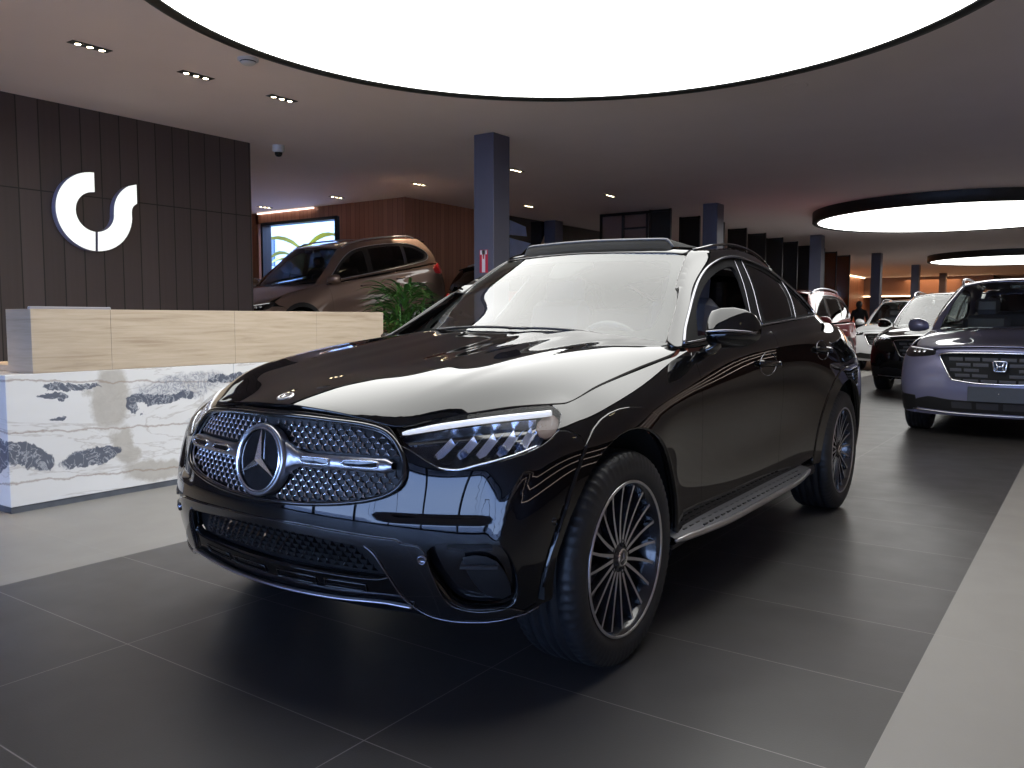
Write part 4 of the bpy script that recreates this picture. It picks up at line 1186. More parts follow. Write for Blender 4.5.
def plank_mat(name, c0, c1, axis, period, rough=.45, groove=.012, grain=(1, 1, 1), var=.35, joint=None):
    """vertical boards: `axis` is the horizontal coordinate used"""
    m, t, n, b = nt(name)
    tc = n.new('ShaderNodeTexCoord'); sx = n.new('ShaderNodeSeparateXYZ'); t.links.new(tc.outputs['Object'], sx.inputs[0])
    def math(op, a, b_=None):
        q = n.new('ShaderNodeMath'); q.operation = op
        for i, v in enumerate((a, b_)):
            if v is None: continue
            if isinstance(v, (int, float)): q.inputs[i].default_value = v
            else: t.links.new(v, q.inputs[i])
        return q.outputs[0]
    q = math('DIVIDE', sx.outputs[axis], period); fl = math('FLOOR', q); fr = math('SUBTRACT', q, fl)
    d = math('MULTIPLY', math('MINIMUM', fr, math('SUBTRACT', 1.0, fr)), period); g = math('LESS_THAN', d, groove / 2)
    if joint:
        dz = math('ABSOLUTE', math('SUBTRACT', sx.outputs[2], joint)); g = math('MAXIMUM', g, math('LESS_THAN', dz, groove / 2))
    wn = n.new('ShaderNodeTexWhiteNoise'); wn.noise_dimensions = '1D'; t.links.new(fl, wn.inputs['W'])
    mp = n.new('ShaderNodeMapping'); mp.inputs['Scale'].default_value = grain; t.links.new(tc.outputs['Object'], mp.inputs['Vector'])
    nz = n.new('ShaderNodeTexNoise'); nz.inputs['Scale'].default_value = 1; nz.inputs['Detail'].default_value = 5; t.links.new(mp.outputs[0], nz.inputs['Vector'])
    f = math('ADD', math('MULTIPLY', wn.outputs[0], var), math('MULTIPLY', nz.outputs['Fac'], 1 - var))
    mx = n.new('ShaderNodeMix'); mx.data_type = 'RGBA'; t.links.new(f, mx.inputs['Factor']); mx.inputs['A'].default_value = (*c0, 1); mx.inputs['B'].default_value = (*c1, 1)
    m2 = n.new('ShaderNodeMix'); m2.data_type = 'RGBA'; t.links.new(g, m2.inputs['Factor']); t.links.new(mx.outputs['Result'], m2.inputs['A']); m2.inputs['B'].default_value = (c0[0] * .25, c0[1] * .25, c0[2] * .25, 1)
    t.links.new(m2.outputs['Result'], b.inputs['Base Color']); b.inputs['Roughness'].default_value = rough
    M[name] = m
plank_mat('dark_boards', (.062, .046, .043), (.105, .080, .075), 1, .21, .5, .012, (3, 25, .6), .6, joint=2.45)
plank_mat('wood_boards_y', (.32, .135, .08), (.50, .235, .145), 0, .12, .45, .006, (20, 3, .7), .5)
plank_mat('wood_boards_x', (.32, .135, .08), (.50, .235, .145), 1, .12, .45, .006, (3, 20, .7), .5)
plank_mat('far_wood', (.17, .05, .02), (.28, .09, .04), 0, .9, .5, .03, (2, 2, 1), .5)
mat('column_paint', (.10, .10, .135), .5, noise=.08, nscale=3)
mat('black_rim', (.010, .010, .009), .5, noise=.1)
emit('disc_light', (1.0, 1.0, .97), 4.0)
emit('spot_glow', (1.0, .82, .52), 22)
emit('led_line', (1.0, .74, .45), 6)
emit('led_white', (1.0, .82, .72), 3.2)
emit('logo_light', (.93, .96, .93), 1.05)
mat('fin_black', (.012, .011, .010), .35, noise=.15)
mat('fin_brown', (.20, .12, .095), .5, noise=.1)
mat('bronze_glass', (.16, .050, .015), .15, noise=.2, coat=.5)
mat('white_plastic', (.6, .6, .6), .5, noise=.03)
mat('outdoor_white', (.80, .80, .80), .8, noise=.03)
mat('outdoor_ground', (.45, .42, .40), .9, noise=.1)
mat('leaf', (.07, .19, .035), .45, noise=.4, nscale=8)
mat('leaf_yellow', (.55, .50, .05), .5, noise=.3, nscale=6)
mat('pot_black', (.02, .02, .02), .5, noise=.1)
mat('sign_red', (.55, .02, .05), .5, noise=.05); mat('sign_white', (.75, .70, .72), .5, noise=.02)
mat('window_frame_black', (.015, .015, .016), .4, noise=.1)
# --- floor
m = MB(); m.box((-2.18, 22, -.05), (3.46, 64, .10)); struct('floor', m, M['floor_dark'])
m = MB(); m.box((3.775, 22, -.05), (8.45, 64, .10)); struct('floor', m, M['floor_light'])
m = MB(); m.box((-10.155, .72, -.05), (12.49, 21.44, .10)); struct('floor', m, M['floor_light'])
m = MB(); m.box((-7.185, 32.72, -.05), (6.55, 42.56, .10)); struct('floor', m, M['floor_light'])
# --- ceiling (with openings are not needed: the discs hang below it)
m = MB(); m.box((-4.2, .74, H + .05), (24.6, 21.48, .10)); struct('ceiling', m, M['ceiling_paint'])
m = MB(); m.box((-1.18, 32.74, H + .05), (18.56, 42.52, .10)); struct('ceiling', m, M['ceiling_paint'])
# --- round luminous ceilings
for i, (cx, cy, lab) in enumerate([(-2.63, 4.34, 'huge round luminous ceiling disc right above the black coupe SUV'), (-2.38, 18.5, 'middle one of the three round luminous ceiling discs, above the violet grey SUV'), (-2.35, 32.5, 'round luminous ceiling disc farthest back at the right edge')]):
    o = empty('ceiling_light', (cx, cy, H), 0, lab, 'ceiling light', 'round luminous ceiling discs')
    m = MB(); m.lathe([(2.545, -.195), (2.545, -.21), (2.63, -.215), (2.65, -.20), (2.65, 0)], 128); m.build('rim', M['black_rim'], o, fixn=True)
    m = MB(); m.lathe([(0, -.198), (2.55, -.198)], 128); m.build('diffuser', M['disc_light'], o, fixn=True)
# --- recessed downlights
DLT = [(-6.71, 3.66, 1), (-6.71, 4.62, 1), (-6.71, 5.58, 1), (-11.27, 10.56, 0), (-9.09, 10.31, 0), (-9.1, 13.5, 0), (-7.15, 13.17, 0), (-7.08, 10.16, 0), (-13.43, 10.7, 0), (-6.71, 2.7, 1), (-6.71, 1.74, 1), (-6.71, .78, 1), (-8.0, 16.4, 0), (.9, 9.0, 1), (.9, 6.0, 1), (.9, 3.0, 1), (2.4, 3.0, 0), (2.4, 6.0, 0), (-11.5, 6.6, 0)]  # right-hand row: unseen lamps, lit to brighten the hall
dl_lab = ['near the top left corner', 'second from the top left corner', 'just left of the big round light', 'above the windscreen of the bronze SUV', 'above the corner of the wood wall', 'right of the dark column beneath the ceiling', 'second to the right of the dark column', 'close behind the top of the dark column']
first = None
for i, (x, y, lit) in enumerate(DLT):
    lab = 'black recessed ceiling downlight with three warm lamps, ' + (dl_lab[i] if i < len(dl_lab) else {8: 'at the far left end of the ceiling', 18: 'added unseen behind the dark left wall to brighten the bronze SUV'}.get(i, 'outside the photographed part of the ceiling'))
    if first is None:
        o = empty('downlight', (x, y, H), 0, lab, 'downlight', 'recessed triple downlights')
        m = MB(); m.grid([[V((sx * .048, sy * .163, -.002)) for sx, sy in ((-1, -1), (1, -1))], [V((sx * .048, sy * .163, -.002)) for sx, sy in ((-1, 1), (1, 1))]], smooth=False)
        m.box((0, 0, -.0035), (.094, .324, .004)); m.build('housing', M['black_rim'], o)
        for k in (-1, 0, 1):
            m = MB(); m.lathe([(0, -.0065), (.022, -.0065), (.027, -.0095), (.031, -.006)], 20, (0, k * .098, 0)); g = m.build('lamp', [M['black_rim']], o)
            m = MB(); m.lathe([(0, -.0102), (.023, -.0102)], 20, (0, k * .098, 0)); m.build('bulb', M['spot_glow'], g, fixn=True)
        first = o
    else:
        o = copy_tree(first); o.location = (x, y, H); o['label'] = lab
    if lit or i in (3, 4, 5, 8, 18):  # the last one is unseen, added to brighten the bronze SUV
        L = bpy.data.lights.new('downlight_beam', 'SPOT'); L.energy = 120 if i < 3 or 8 < i < 13 else 50 if i < 16 and i > 8 else 270; L.spot_size = R(70); L.spot_blend = .6; L.color = (1, .80, .58); L.shadow_soft_size = .05
        lo_ = bpy.data.objects.new('downlight_beam', L); C.objects.link(lo_); lo_.location = (x, y, H - .03)
# --- columns
cl = ['nearest dark grey square column with the red extinguisher sign', 'second dark grey column, behind the roof of the black coupe SUV', 'third dark grey column, behind the tail of the black coupe SUV', 'fourth dark grey column, behind the white SUV', 'fifth dark grey column along the row', 'farthest dark grey column of the row']
c0 = None
for k in range(6):
    y = 8.13 + 7.15 * k
    m = MB(); m.box((0, 0, H / 2), (.29, .33, H), bev=.006)
    if c0 is None: c0 = m.build('column', M['column_paint']); o = c0
    else: o = c0.copy(); C.objects.link(o)
    o.location = (-6.015 - .06 * min(k, 1), y, 0); tag(o, cl[k], 'column', 'row of dark columns')
m = MB(); o = c0.copy(); C.objects.link(o); o.location = (-10.05, 15.9, 0); tag(o, 'slim dark column in front of the picture wall', 'column', 'row of dark columns')
# extinguisher sign on the first column
sg = empty('extinguisher_sign', (-6.01, 7.962, 1.86), 0, 'red and white fire extinguisher sign on the nearest dark column', 'sign')
m = MB(); m.box((0, 0, 0), (.118, .006, .27)); m.build('sign_plate', M['sign_red'], sg)
m = MB(); m.box((0, -.004, 0), (.046, .003, .26)); m.box((0, -.004, .105), (.10, .003, .05)); m.build('sign_panel', M['sign_white'], sg)
m = MB()
m.lathe([(0, -.035), (.008, -.035), (.008, .01), (.004, .018), (0, .018)], 12, (0, -.006, .062)); m.box((.004, -.006, .084), (.014, .003, .004)); m.build('extinguisher_symbol', M['sign_red'], sg)
def text(name, s, size, loc, rot, mt, parent, ext=.001, align='CENTER', label=None):
    cu = bpy.data.curves.new(name, 'FONT'); cu.body = s; cu.size = size; cu.extrude = ext; cu.align_x = align; cu.align_y = 'CENTER'
    o = bpy.data.objects.new(name, cu); C.objects.link(o); cu.materials.append(M[mt])
    me = bpy.data.meshes.new_from_object(o); C.objects.unlink(o); bpy.data.objects.remove(o)
    o = bpy.data.objects.new(name, me); C.objects.link(o); o.location = loc; o.rotation_euler = rot; o.parent = parent
    if label: o['label'] = label
    return o
# --- left wall with the illuminated emblem
WX = -8.72
m = MB(); m.box((WX - .10, .37, H / 2), (.20, 12.74, H)); struct('wall_left', m, M['dark_boards'])
# emblem: two strokes of a C and an S curve
def ringpts(cy, cz, r0, r1, a0, a1, n=28):
    o = [(cy + r1 * cos(R(a0 + (a1 - a0) * i / n)), cz + r1 * sin(R(a0 + (a1 - a0) * i / n))) for i in range(n + 1)]
    i_ = [(cy + r0 * cos(R(a0 + (a1 - a0) * i / n)), cz + r0 * sin(R(a0 + (a1 - a0) * i / n))) for i in range(n, -1, -1)]
    return o + i_
lg = empty('wall_emblem', (WX, 4.70, 2.285), 0, 'white illuminated emblem of two joined curved strokes on the dark left wall', 'wall sign')
YM = Matrix(((0, 0, 1, 0), (1, 0, 0, 0), (0, 1, 0, 0), (0, 0, 0, 1)))   # poly (y,z) -> world axes
ro, ri = .405, .205
left = ringpts(0, 0, ri, ro, 90, 268)
# right stroke: quarter ring continued by a reversed curve ending at the upper right
s_out = [(ro * cos(R(a)), ro * sin(R(a))) for a in range(-88, -2, 6)] + [tuple(p) for p in spline([(.402, 0), (.405, .06), (.425, .105), (.467, .14)], 4)]
s_in = [tuple(p) for p in spline([(.467, .343), (.36, .305), (.265, .216), (.215, .11), (.203, 0)], 4)] + [(ri * cos(R(a)), ri * sin(R(a))) for a in range(-6, -89, -6)]
right = s_out + s_in
for nm, poly in (('emblem_stroke', left), ('emblem_stroke', right)):
    poly = [(y + .0, z) for y, z in poly]
    m = MB(); m.prism(poly, .002, .085, mat=YM); st_ = m.build(nm, M['emblem_side'], lg, fixn=True)
    m = MB(); m.prism([(y, z) for y, z in poly], .086, .090, mat=YM); m.build('lit_face', M['logo_light'], st_, fixn=True)
# --- wood clad box at the back left with a window
m = MB(); m.box((-10.36, 31.68, H / 2), (.20, 40.44, H)); struct('wall_back', m, M['wood_boards_x'])
# front of the box (faces the camera), pieces around the window x -14.23..-12.2, z up to 3.11
wa = MB(); wa.box((-11.1, 11.25 + .10, H / 2), (1.68, .20, H)); struct('wall_wood', wa, M['wood_boards_y'])
wa = MB(); wa.box((-13.18, 11.35, (H + 3.13) / 2), (2.50, .20, H - 3.13)); struct('wall_wood', wa, M['wood_boards_y'])
wa = MB(); wa.box((-13.18, 11.35, .60), (2.50, .20, 1.2)); struct('wall_wood', wa, M['wood_boards_y'])
wa = MB(); wa.box((-15.3, 11.35, H / 2), (1.9, .20, H)); struct('wall_wood', wa, M['wood_boards_y'])
wf = MB()
for a, b, c, d in ((-12.02, 2.16, .08, 1.94), (-14.22, 2.16, .06, 1.94)): wf.box((a, 11.34, b), (c, .22, d))
wf.box((-13.12, 11.34, 3.11), (2.26, .22, .06)); struct('window_1', wf, M['window_frame_black'])
m = MB(); m.box((-13.12, 11.36, 2.15), (2.15, .008, 1.90)); gl_ = struct('window_1_glass', m, M['side_glass'])
gl_.data.materials[0] = M['room_glass'] if 'room_glass' in M else M['side_glass']
m = MB(); m.box((-12.0, 11.2, 2.2), (.02, .3, 1.85)); 
m = MB(); m.box((-16.15, 3, H / 2), (.2, 18, H)); struct('wall_far_left', m, M['dark_boards'])
# left room closing wall behind the dark wall's end
m = MB(); m.box((-12.45, -5.9, H / 2), (7.5, .2, H)); struct('wall_left_front', m, M['dark_boards'])
# LED line along the wood wall's upper edge
m = MB(); m.tube([(-12.6, 11.20, 3.325), (-14.3, 11.20, 3.325)], .012, 6); tag(m.build('light_strip', M['led_white']), 'thin light strip along the top of the wood wall above the window', 'light strip')
# picture wall
pw_ = empty('picture_wall', (-10.245, 16.6, 2.3), 0, 'dark glossy picture panel with bronze and pale blue shapes behind the column', 'picture')
m = MB(); m.box((0, 0, 0), (.03, 4.4, 2.08)); m.build('picture_panel', M['gloss_black'], pw_)
def flatpoly(nm, pts, mt, x=.018):
    m = MB(); m.prism(pts, x, x + .004, mat=YM); m.build(nm, M[mt], pw_, fixn=True)
flatpoly('pale_area', [(-2.15, .95), (-1.55, .86), (-1.5, .66), (-2.15, .64)], 'picture_blue'); flatpoly('pale_area', [(-2.15, .58), (-1.35, .52), (-1.7, .28), (-2.15, .16)], 'picture_blue')
bz = spline([(-2.15, -.30), (-1.5, .20), (-1.0, .48), (-.82, .72), (-.70, .98), (-.5, .98), (-.60, .6), (-.85, .28), (-1.4, -.02), (-2.15, -.6)], 3, True)
flatpoly('bronze_area', [(p.x, p.y) for p in bz], 'picture_bronze'); bz = spline([(-.2, .35), (.8, .70), (1.9, .88), (1.95, .76), (.9, .54), (-.1, .15)], 3, True)
flatpoly('bronze_area', [(p.x, p.y) for p in bz], 'picture_bronze', .019)
# --- stage for the raised cars
m = MB(); m.box((-8.6, 13.18, .31), (2.1, 4.4, .62), bev=.01); tag(m.build('display_stage', M['fin_black']), 'low dark display stage under the black SUV beside the column', 'stage')
m = MB()
ca, sa = cos(R(8.8)), sin(R(8.8))
def rp(u, v): # along the bronze car's axis from its front axle (rearwards u), down v
    return (7.75 + u * ca + v * 0, .665 + u * sa + v)
p0 = rp(-.75, -.0); p1 = rp(3.2, -.0)
poly = [(p0[0], p0[1] - .02), (p1[0], p1[1] - .02), (p1[0], .001), (p0[0], .001)]
m.prism(poly, -10.7, -8.75, mat=YM)
tag(m.build('display_ramp', M['fin_black'], fixn=True), 'dark wedge shaped ramp carrying the bronze SUV', 'ramp')
# --- fins behind the columns
fl_ = ['nearest', 'second', 'third', 'fourth', 'fifth', 'sixth', 'seventh', 'eighth', 'ninth', 'tenth', 'eleventh']
ys_ = [15.35, 16.8, 18.2, 19.65, 21.05, 22.45, 23.8, 25.25, 26.6, 28.05, 29.8]
for k, y in enumerate(ys_):
    o = empty('partition_fin', (-7.2, y, 0), 0, '%s of the tall dark partition fins standing in a row behind the columns' % fl_[k], 'partition', 'row of partition fins')
    dark = k < 8
    m = MB()
    for x in (-.215, .215): m.box((x, 0, H / 2), (.03, .06, H))
    for z in (.03, 1.62, H - .03): m.box((0, 0, z), (.42, .06, .04))
    m.build('fin_frame', M['fin_black'], o)
    for z0, z1, mt in ((.05, 1.60, 'fin_black' if dark else 'bronze_glass'), (1.64, H - .05, 'fin_black' if dark else 'bronze_glass')):
        m = MB(); m.box((0, 0, (z0 + z1) / 2), (.40, .012, z1 - z0)); m.build('fin_panel', M[mt], o)
    m = MB(); m.box((.228, -.02, H / 2), (.004, .012, H - .1)); m.build('fin_edge', M['satin_chrome'], o)
pf = empty('framed_partition', (-8.02, 15.45, 0), 0, 'brown panelled partition with black frame left of the second column', 'partition')
m = MB()
for x in (-.56, -.05, .50): m.box((x, 0, H / 2), (.05, .08, H))
m.box((0, 0, H - .03), (1.1, .08, .06)); m.box((.22, -.01, 3.02), (.5, .06, .04)); m.build('partition_frame', M['fin_black'], pf)
m = MB(); m.box((-.3, 0, H / 2), (.46, .03, H - .1)); m.box((.22, .02, H / 2), (.5, .03, H - .1)); m.build('partition_panel', M['fin_brown'], pf)
# --- far end
m = MB(); m.box((-4.5, 52, H / 2), (24, .2, H)); struct('wall_end', m, M['far_wood'])
m = MB(); m.box((-7.3, 48.5, 2.85), (6.0, 3.0, 1.0)); tag(m.build('bulkhead', M['fin_brown']), 'brown bulkhead under the ceiling at the far end of the hall', 'bulkhead')
m = MB(); m.box((-7.3, 46.96, 2.38), (6.0, .06, .05)); tag(m.build('light_strip', M['led_line']), 'orange light strip under the bulkhead at the far end', 'light strip')
m = MB(); m.box((-10.1, 43.2, 3.322), (.07, 6.2, .05)); tag(m.build('light_strip', M['led_line']), 'slanting bright light line under the ceiling behind the fourth column', 'light strip')
m = MB(); m.box((-2, 51.85, 1.5), (20, .1, .9)); tag(m.build('wall_band', M['bronze_glass']), 'long dark band across the far wood wall', 'wall panel')
for (x, y) in ((-7, 47), (-4.5, 44), (-9, 40)):
    L = bpy.data.lights.new('far_glow', 'AREA'); L.energy = 90; L.size = 2.5; L.color = (1, .50, .22)
    lo_ = bpy.data.objects.new('far_glow', L); C.objects.link(lo_); lo_.location = (x, y, 3.2)
# --- right wall (outside the frame, mirrored in the paint): wood soffit with three light lines
m = MB(); m.box((7.9, 22, H / 2), (.2, 64, H)); struct('wall_right', m, M['wood_dark'])
for k in range(3):
    m = MB(); m.box((7.78, 12, 1.05 + .75 * k), (.03, 36, .045)); tag(m.build('light_strip', M['led_white']), 'long thin light line along the right wall, %s of three' % ('lowest', 'middle', 'highest')[k], 'light strip', 'light lines on the right wall')
# --- glazed front behind the camera
FY = -5.8
fr = MB()
for x in (-8.7, -6.6, -4.5, -2.4, -.3, 1.8, 3.9, 6.0, 7.85): fr.box((x, FY, H / 2), (.09, .14, H))
fr.box((-.4, FY, .06), (16.6, .14, .12)); fr.box((-.4, FY, 2.55), (16.6, .12, .08)); fr.box((-.4, FY, H - .05), (16.6, .14, .10))
struct('window_2', fr, M['window_frame_black'])
m = MB(); m.box((-.4, FY, H / 2), (16.5, .01, H)); struct('window_2_glass', m, M['room_glass'])
# --- outdoors
sun = bpy.data.lights.new('sun', 'SUN'); sun.energy = 3.0; sun.angle = R(.6); sun.color = (1, .95, .88)
so = bpy.data.objects.new('sun', sun); C.objects.link(so); so.rotation_euler = (R(-38), R(12), 0); so.location = (0, 0, 20)
m = MB(); m.box((0, 0, -.22), (160, 160, .2)); struct('ground', m, M['outdoor_ground'])
bd_ = empty('white_building', (-23, 21, 0), 0, 'sunlit white building with small windows seen through the back left window', 'building')
m = MB(); m.box((0, 4, 5), (18, 8, 11)); m.build('facade', M['outdoor_white'], bd_)
for k, (x, z, w_, h_) in enumerate([(-3.2, 3.65, .75, 1.1), (-.3, 3.1, .6, .9), (2.6, 3.9, .7, 1.0), (-6.5, 3.6, .8, 1.2)]):
    m = MB(); m.box((x, -.02, z), (w_, .08, h_)); m.build('window', M['outdoor_window'], bd_)
    m = MB(); m.box((x, -.25, z - h_ / 2 - .2), (w_ + .3, .5, .5)); m.build('balcony', M['outdoor_white'], bd_)
m = MB(); m.box((-22, 15.2, .9), (20, .3, 2.2)); tag(m.build('garden_wall', M['column_paint']), 'dark low wall outside the back left window', 'wall')
# ================================================================ upright SUVs in the background (local: x forward from the front axle)
SF = [
 [(.62, .845, .24), (.66, .87, .40), (.665, .885, .55), (.64, .88, .70), (.58, .865, .82), (.50, .80, .905)],
 [(.74, .62, .23), (.80, .64, .40), (.815, .645, .55), (.80, .64, .72), (.765, .63, .83), (.70, .60, .905)],
 [(.80, .36, .23), (.87, .37, .40), (.885, .37, .55), (.875, .37, .72), (.85, .37, .84), (.80, .36, .922)],
 [(.82, .0, .23), (.895, .0, .40), (.91, .0, .55), (.90, .0, .72), (.875, .0, .85), (.83, .0, .93)]]
SS = [
 [(.30, .90, .25), (.30, .915, .42), (.30, .925, .58), (.29, .915, .75), (.27, .885, .89), (.22, .81, .975)],
 [(0, .92, .26), (0, .93, .45), (0, .935, .62), (0, .925, .78), (0, .89, .91), (0, .815, 1.0)],
 [(-.35, .90, .26), (-.35, .91, .44), (-.35, .91, .60), (-.35, .915, .78), (-.35, .89, .93), (-.35, .83, 1.03)],
 [(-.72, .88, .26), (-.72, .885, .44), (-.72, .885, .60), (-.72, .90, .78), (-.72, .89, .94), (-.72, .845, 1.06)],
 [(-1.35, .88, .26), (-1.35, .885, .44), (-1.35, .885, .60), (-1.35, .90, .80), (-1.35, .895, .96), (-1.35, .86, 1.085)],
 [(-2.1, .88, .26), (-2.1, .89, .44), (-2.1, .89, .60), (-2.1, .905, .81), (-2.1, .90, .97), (-2.1, .865, 1.10)],
 [(-2.7, .92, .27), (-2.7, .93, .45), (-2.7, .935, .64), (-2.7, .925, .83), (-2.7, .905, .98), (-2.7, .865, 1.115)],
 [(-3.2, .89, .28), (-3.2, .905, .45), (-3.2, .91, .62), (-3.2, .905, .82), (-3.2, .885, .99), (-3.2, .84, 1.13)]]
SR = [
 [(-3.58, .80, .30), (-3.62, .82, .45), (-3.63, .83, .62), (-3.62, .82, .82), (-3.58, .80, .99), (-3.52, .76, 1.13)],
 [(-3.68, .56, .30), (-3.74, .58, .45), (-3.75, .58, .62), (-3.71, .57, .82), (-3.67, .56, .99), (-3.62, .54, 1.13)],
 [(-3.71, .28, .30), (-3.77, .29, .45), (-3.78, .29, .62), (-3.74, .28, .82), (-3.70, .28, .99), (-3.66, .27, 1.13)],
 [(-3.72, .0, .30), (-3.78, .0, .45), (-3.79, .0, .62), (-3.75, .0, .82), (-3.71, .0, .99), (-3.67, .0, 1.13)]]
ST_ = [
 [(.30, .60, .972), (.34, .36, .987), (.35, 0, .993)],
 [(.0, .60, 1.035), (.0, .36, 1.055), (.0, 0, 1.06)],
 [(-.35, .61, 1.065), (-.35, .36, 1.085), (-.35, 0, 1.09)],
 [(-.72, .62, 1.085), (-.72, .36, 1.10), (-.72, 0, 1.105)],
 [(-1.35, .62, 1.10), (-1.35, .36, 1.11), (-1.35, 0, 1.11)],
 [(-2.1, .62, 1.11), (-2.1, .36, 1.12), (-2.1, 0, 1.12)],
 [(-2.7, .62, 1.12), (-2.7, .36, 1.13), (-2.7, 0, 1.13)],
 [(-3.2, .60, 1.13), (-3.2, .33, 1.135), (-3.2, 0, 1.135)]]
sbody = box_skin(SS, SF, SR, ST_, level=3)
GF = [
 [(-.50, .80, 1.04), (-.74, .765, 1.20), (-1.02, .70, 1.38), (-1.30, .625, 1.545)],
 [(-.52, .73, 1.06), (-.74, .70, 1.22), (-1.00, .64, 1.40), (-1.24, .575, 1.565)],
 [(-.34, .40, 1.07), (-.58, .39, 1.24), (-.86, .37, 1.43), (-1.12, .35, 1.60)],
 [(-.27, .0, 1.075), (-.52, .0, 1.25), (-.81, .0, 1.44), (-1.08, .0, 1.61)]]
GS = [
 [(-.75, .84, 1.05), (-.92, .80, 1.21), (-1.17, .735, 1.39), (-1.48, .64, 1.575)],
 [(-1.2, .855, 1.07), (-1.3, .81, 1.23), (-1.45, .745, 1.42), (-1.66, .65, 1.605)],
 [(-1.9, .86, 1.09), (-1.93, .82, 1.24), (-1.97, .755, 1.43), (-2.05, .66, 1.62)],
 [(-2.6, .855, 1.10), (-2.6, .815, 1.25), (-2.6, .75, 1.44), (-2.6, .655, 1.61)],
 [(-3.15, .83, 1.12), (-3.13, .795, 1.26), (-3.1, .73, 1.44), (-3.05, .635, 1.58)]]
GR = [
 [(-3.50, .76, 1.13), (-3.45, .735, 1.27), (-3.36, .68, 1.43), (-3.26, .60, 1.565)],
 [(-3.60, .66, 1.13), (-3.55, .645, 1.27), (-3.45, .60, 1.42), (-3.33, .53, 1.56)],
 [(-3.66, .34, 1.13), (-3.61, .33, 1.27), (-3.52, .32, 1.42), (-3.42, .30, 1.57)],
 [(-3.67, .0, 1.13), (-3.63, .0, 1.27), (-3.54, .0, 1.42), (-3.45, .0, 1.575)]]
GT = [
 [(-1.42, .58, 1.60), (-1.34, .35, 1.635), (-1.32, 0, 1.645)],
 [(-1.66, .58, 1.63), (-1.66, .35, 1.655), (-1.66, 0, 1.665)],
 [(-2.05, .58, 1.645), (-2.05, .35, 1.67), (-2.05, 0, 1.678)],
 [(-2.6, .58, 1.635), (-2.6, .35, 1.66), (-2.6, 0, 1.668)],
 [(-3.05, .56, 1.605), (-3.07, .34, 1.63), (-3.08, 0, 1.638)]]
scab = box_skin(GS, GF, GR, GT, level=3)
SW = wheel_meshes(.355, .235, .235, simple=True)
def suv_wheel(root, loc, side, first=None):
    if first: w = copy_tree(first, root)
    else:
        w = SW['rim'].build('wheel', M['spoke_dark'], root, fixn=True); SW['tyre'].build('tyre', M['rubber'], w, fixn=True); SW['hub'].build('hub', M['spoke_dark'], w, fixn=True)
        s0 = MB(); s0.grid([[V((-a, .085 - d, r)), V((-a * .8, .09, r)), V((a * .8, .09, r)), V((a, .085 - d, r))] for r, a, d in ((.04, .03, .03), (.12, .022, .03), (.225, .03, .02))], smooth=False)
        sp_ = s0.build('spoke', M['spoke_face'], w, fixn=True)
        for k in range(1, 5):
            c = sp_.copy(); C.objects.link(c); c.parent = w; c.rotation_euler = (0, 2 * pi * k / 5, 0)
    w.location = loc; w.rotation_euler = (0, 0, 0 if side > 0 else pi)
    return w
PAINTED = []
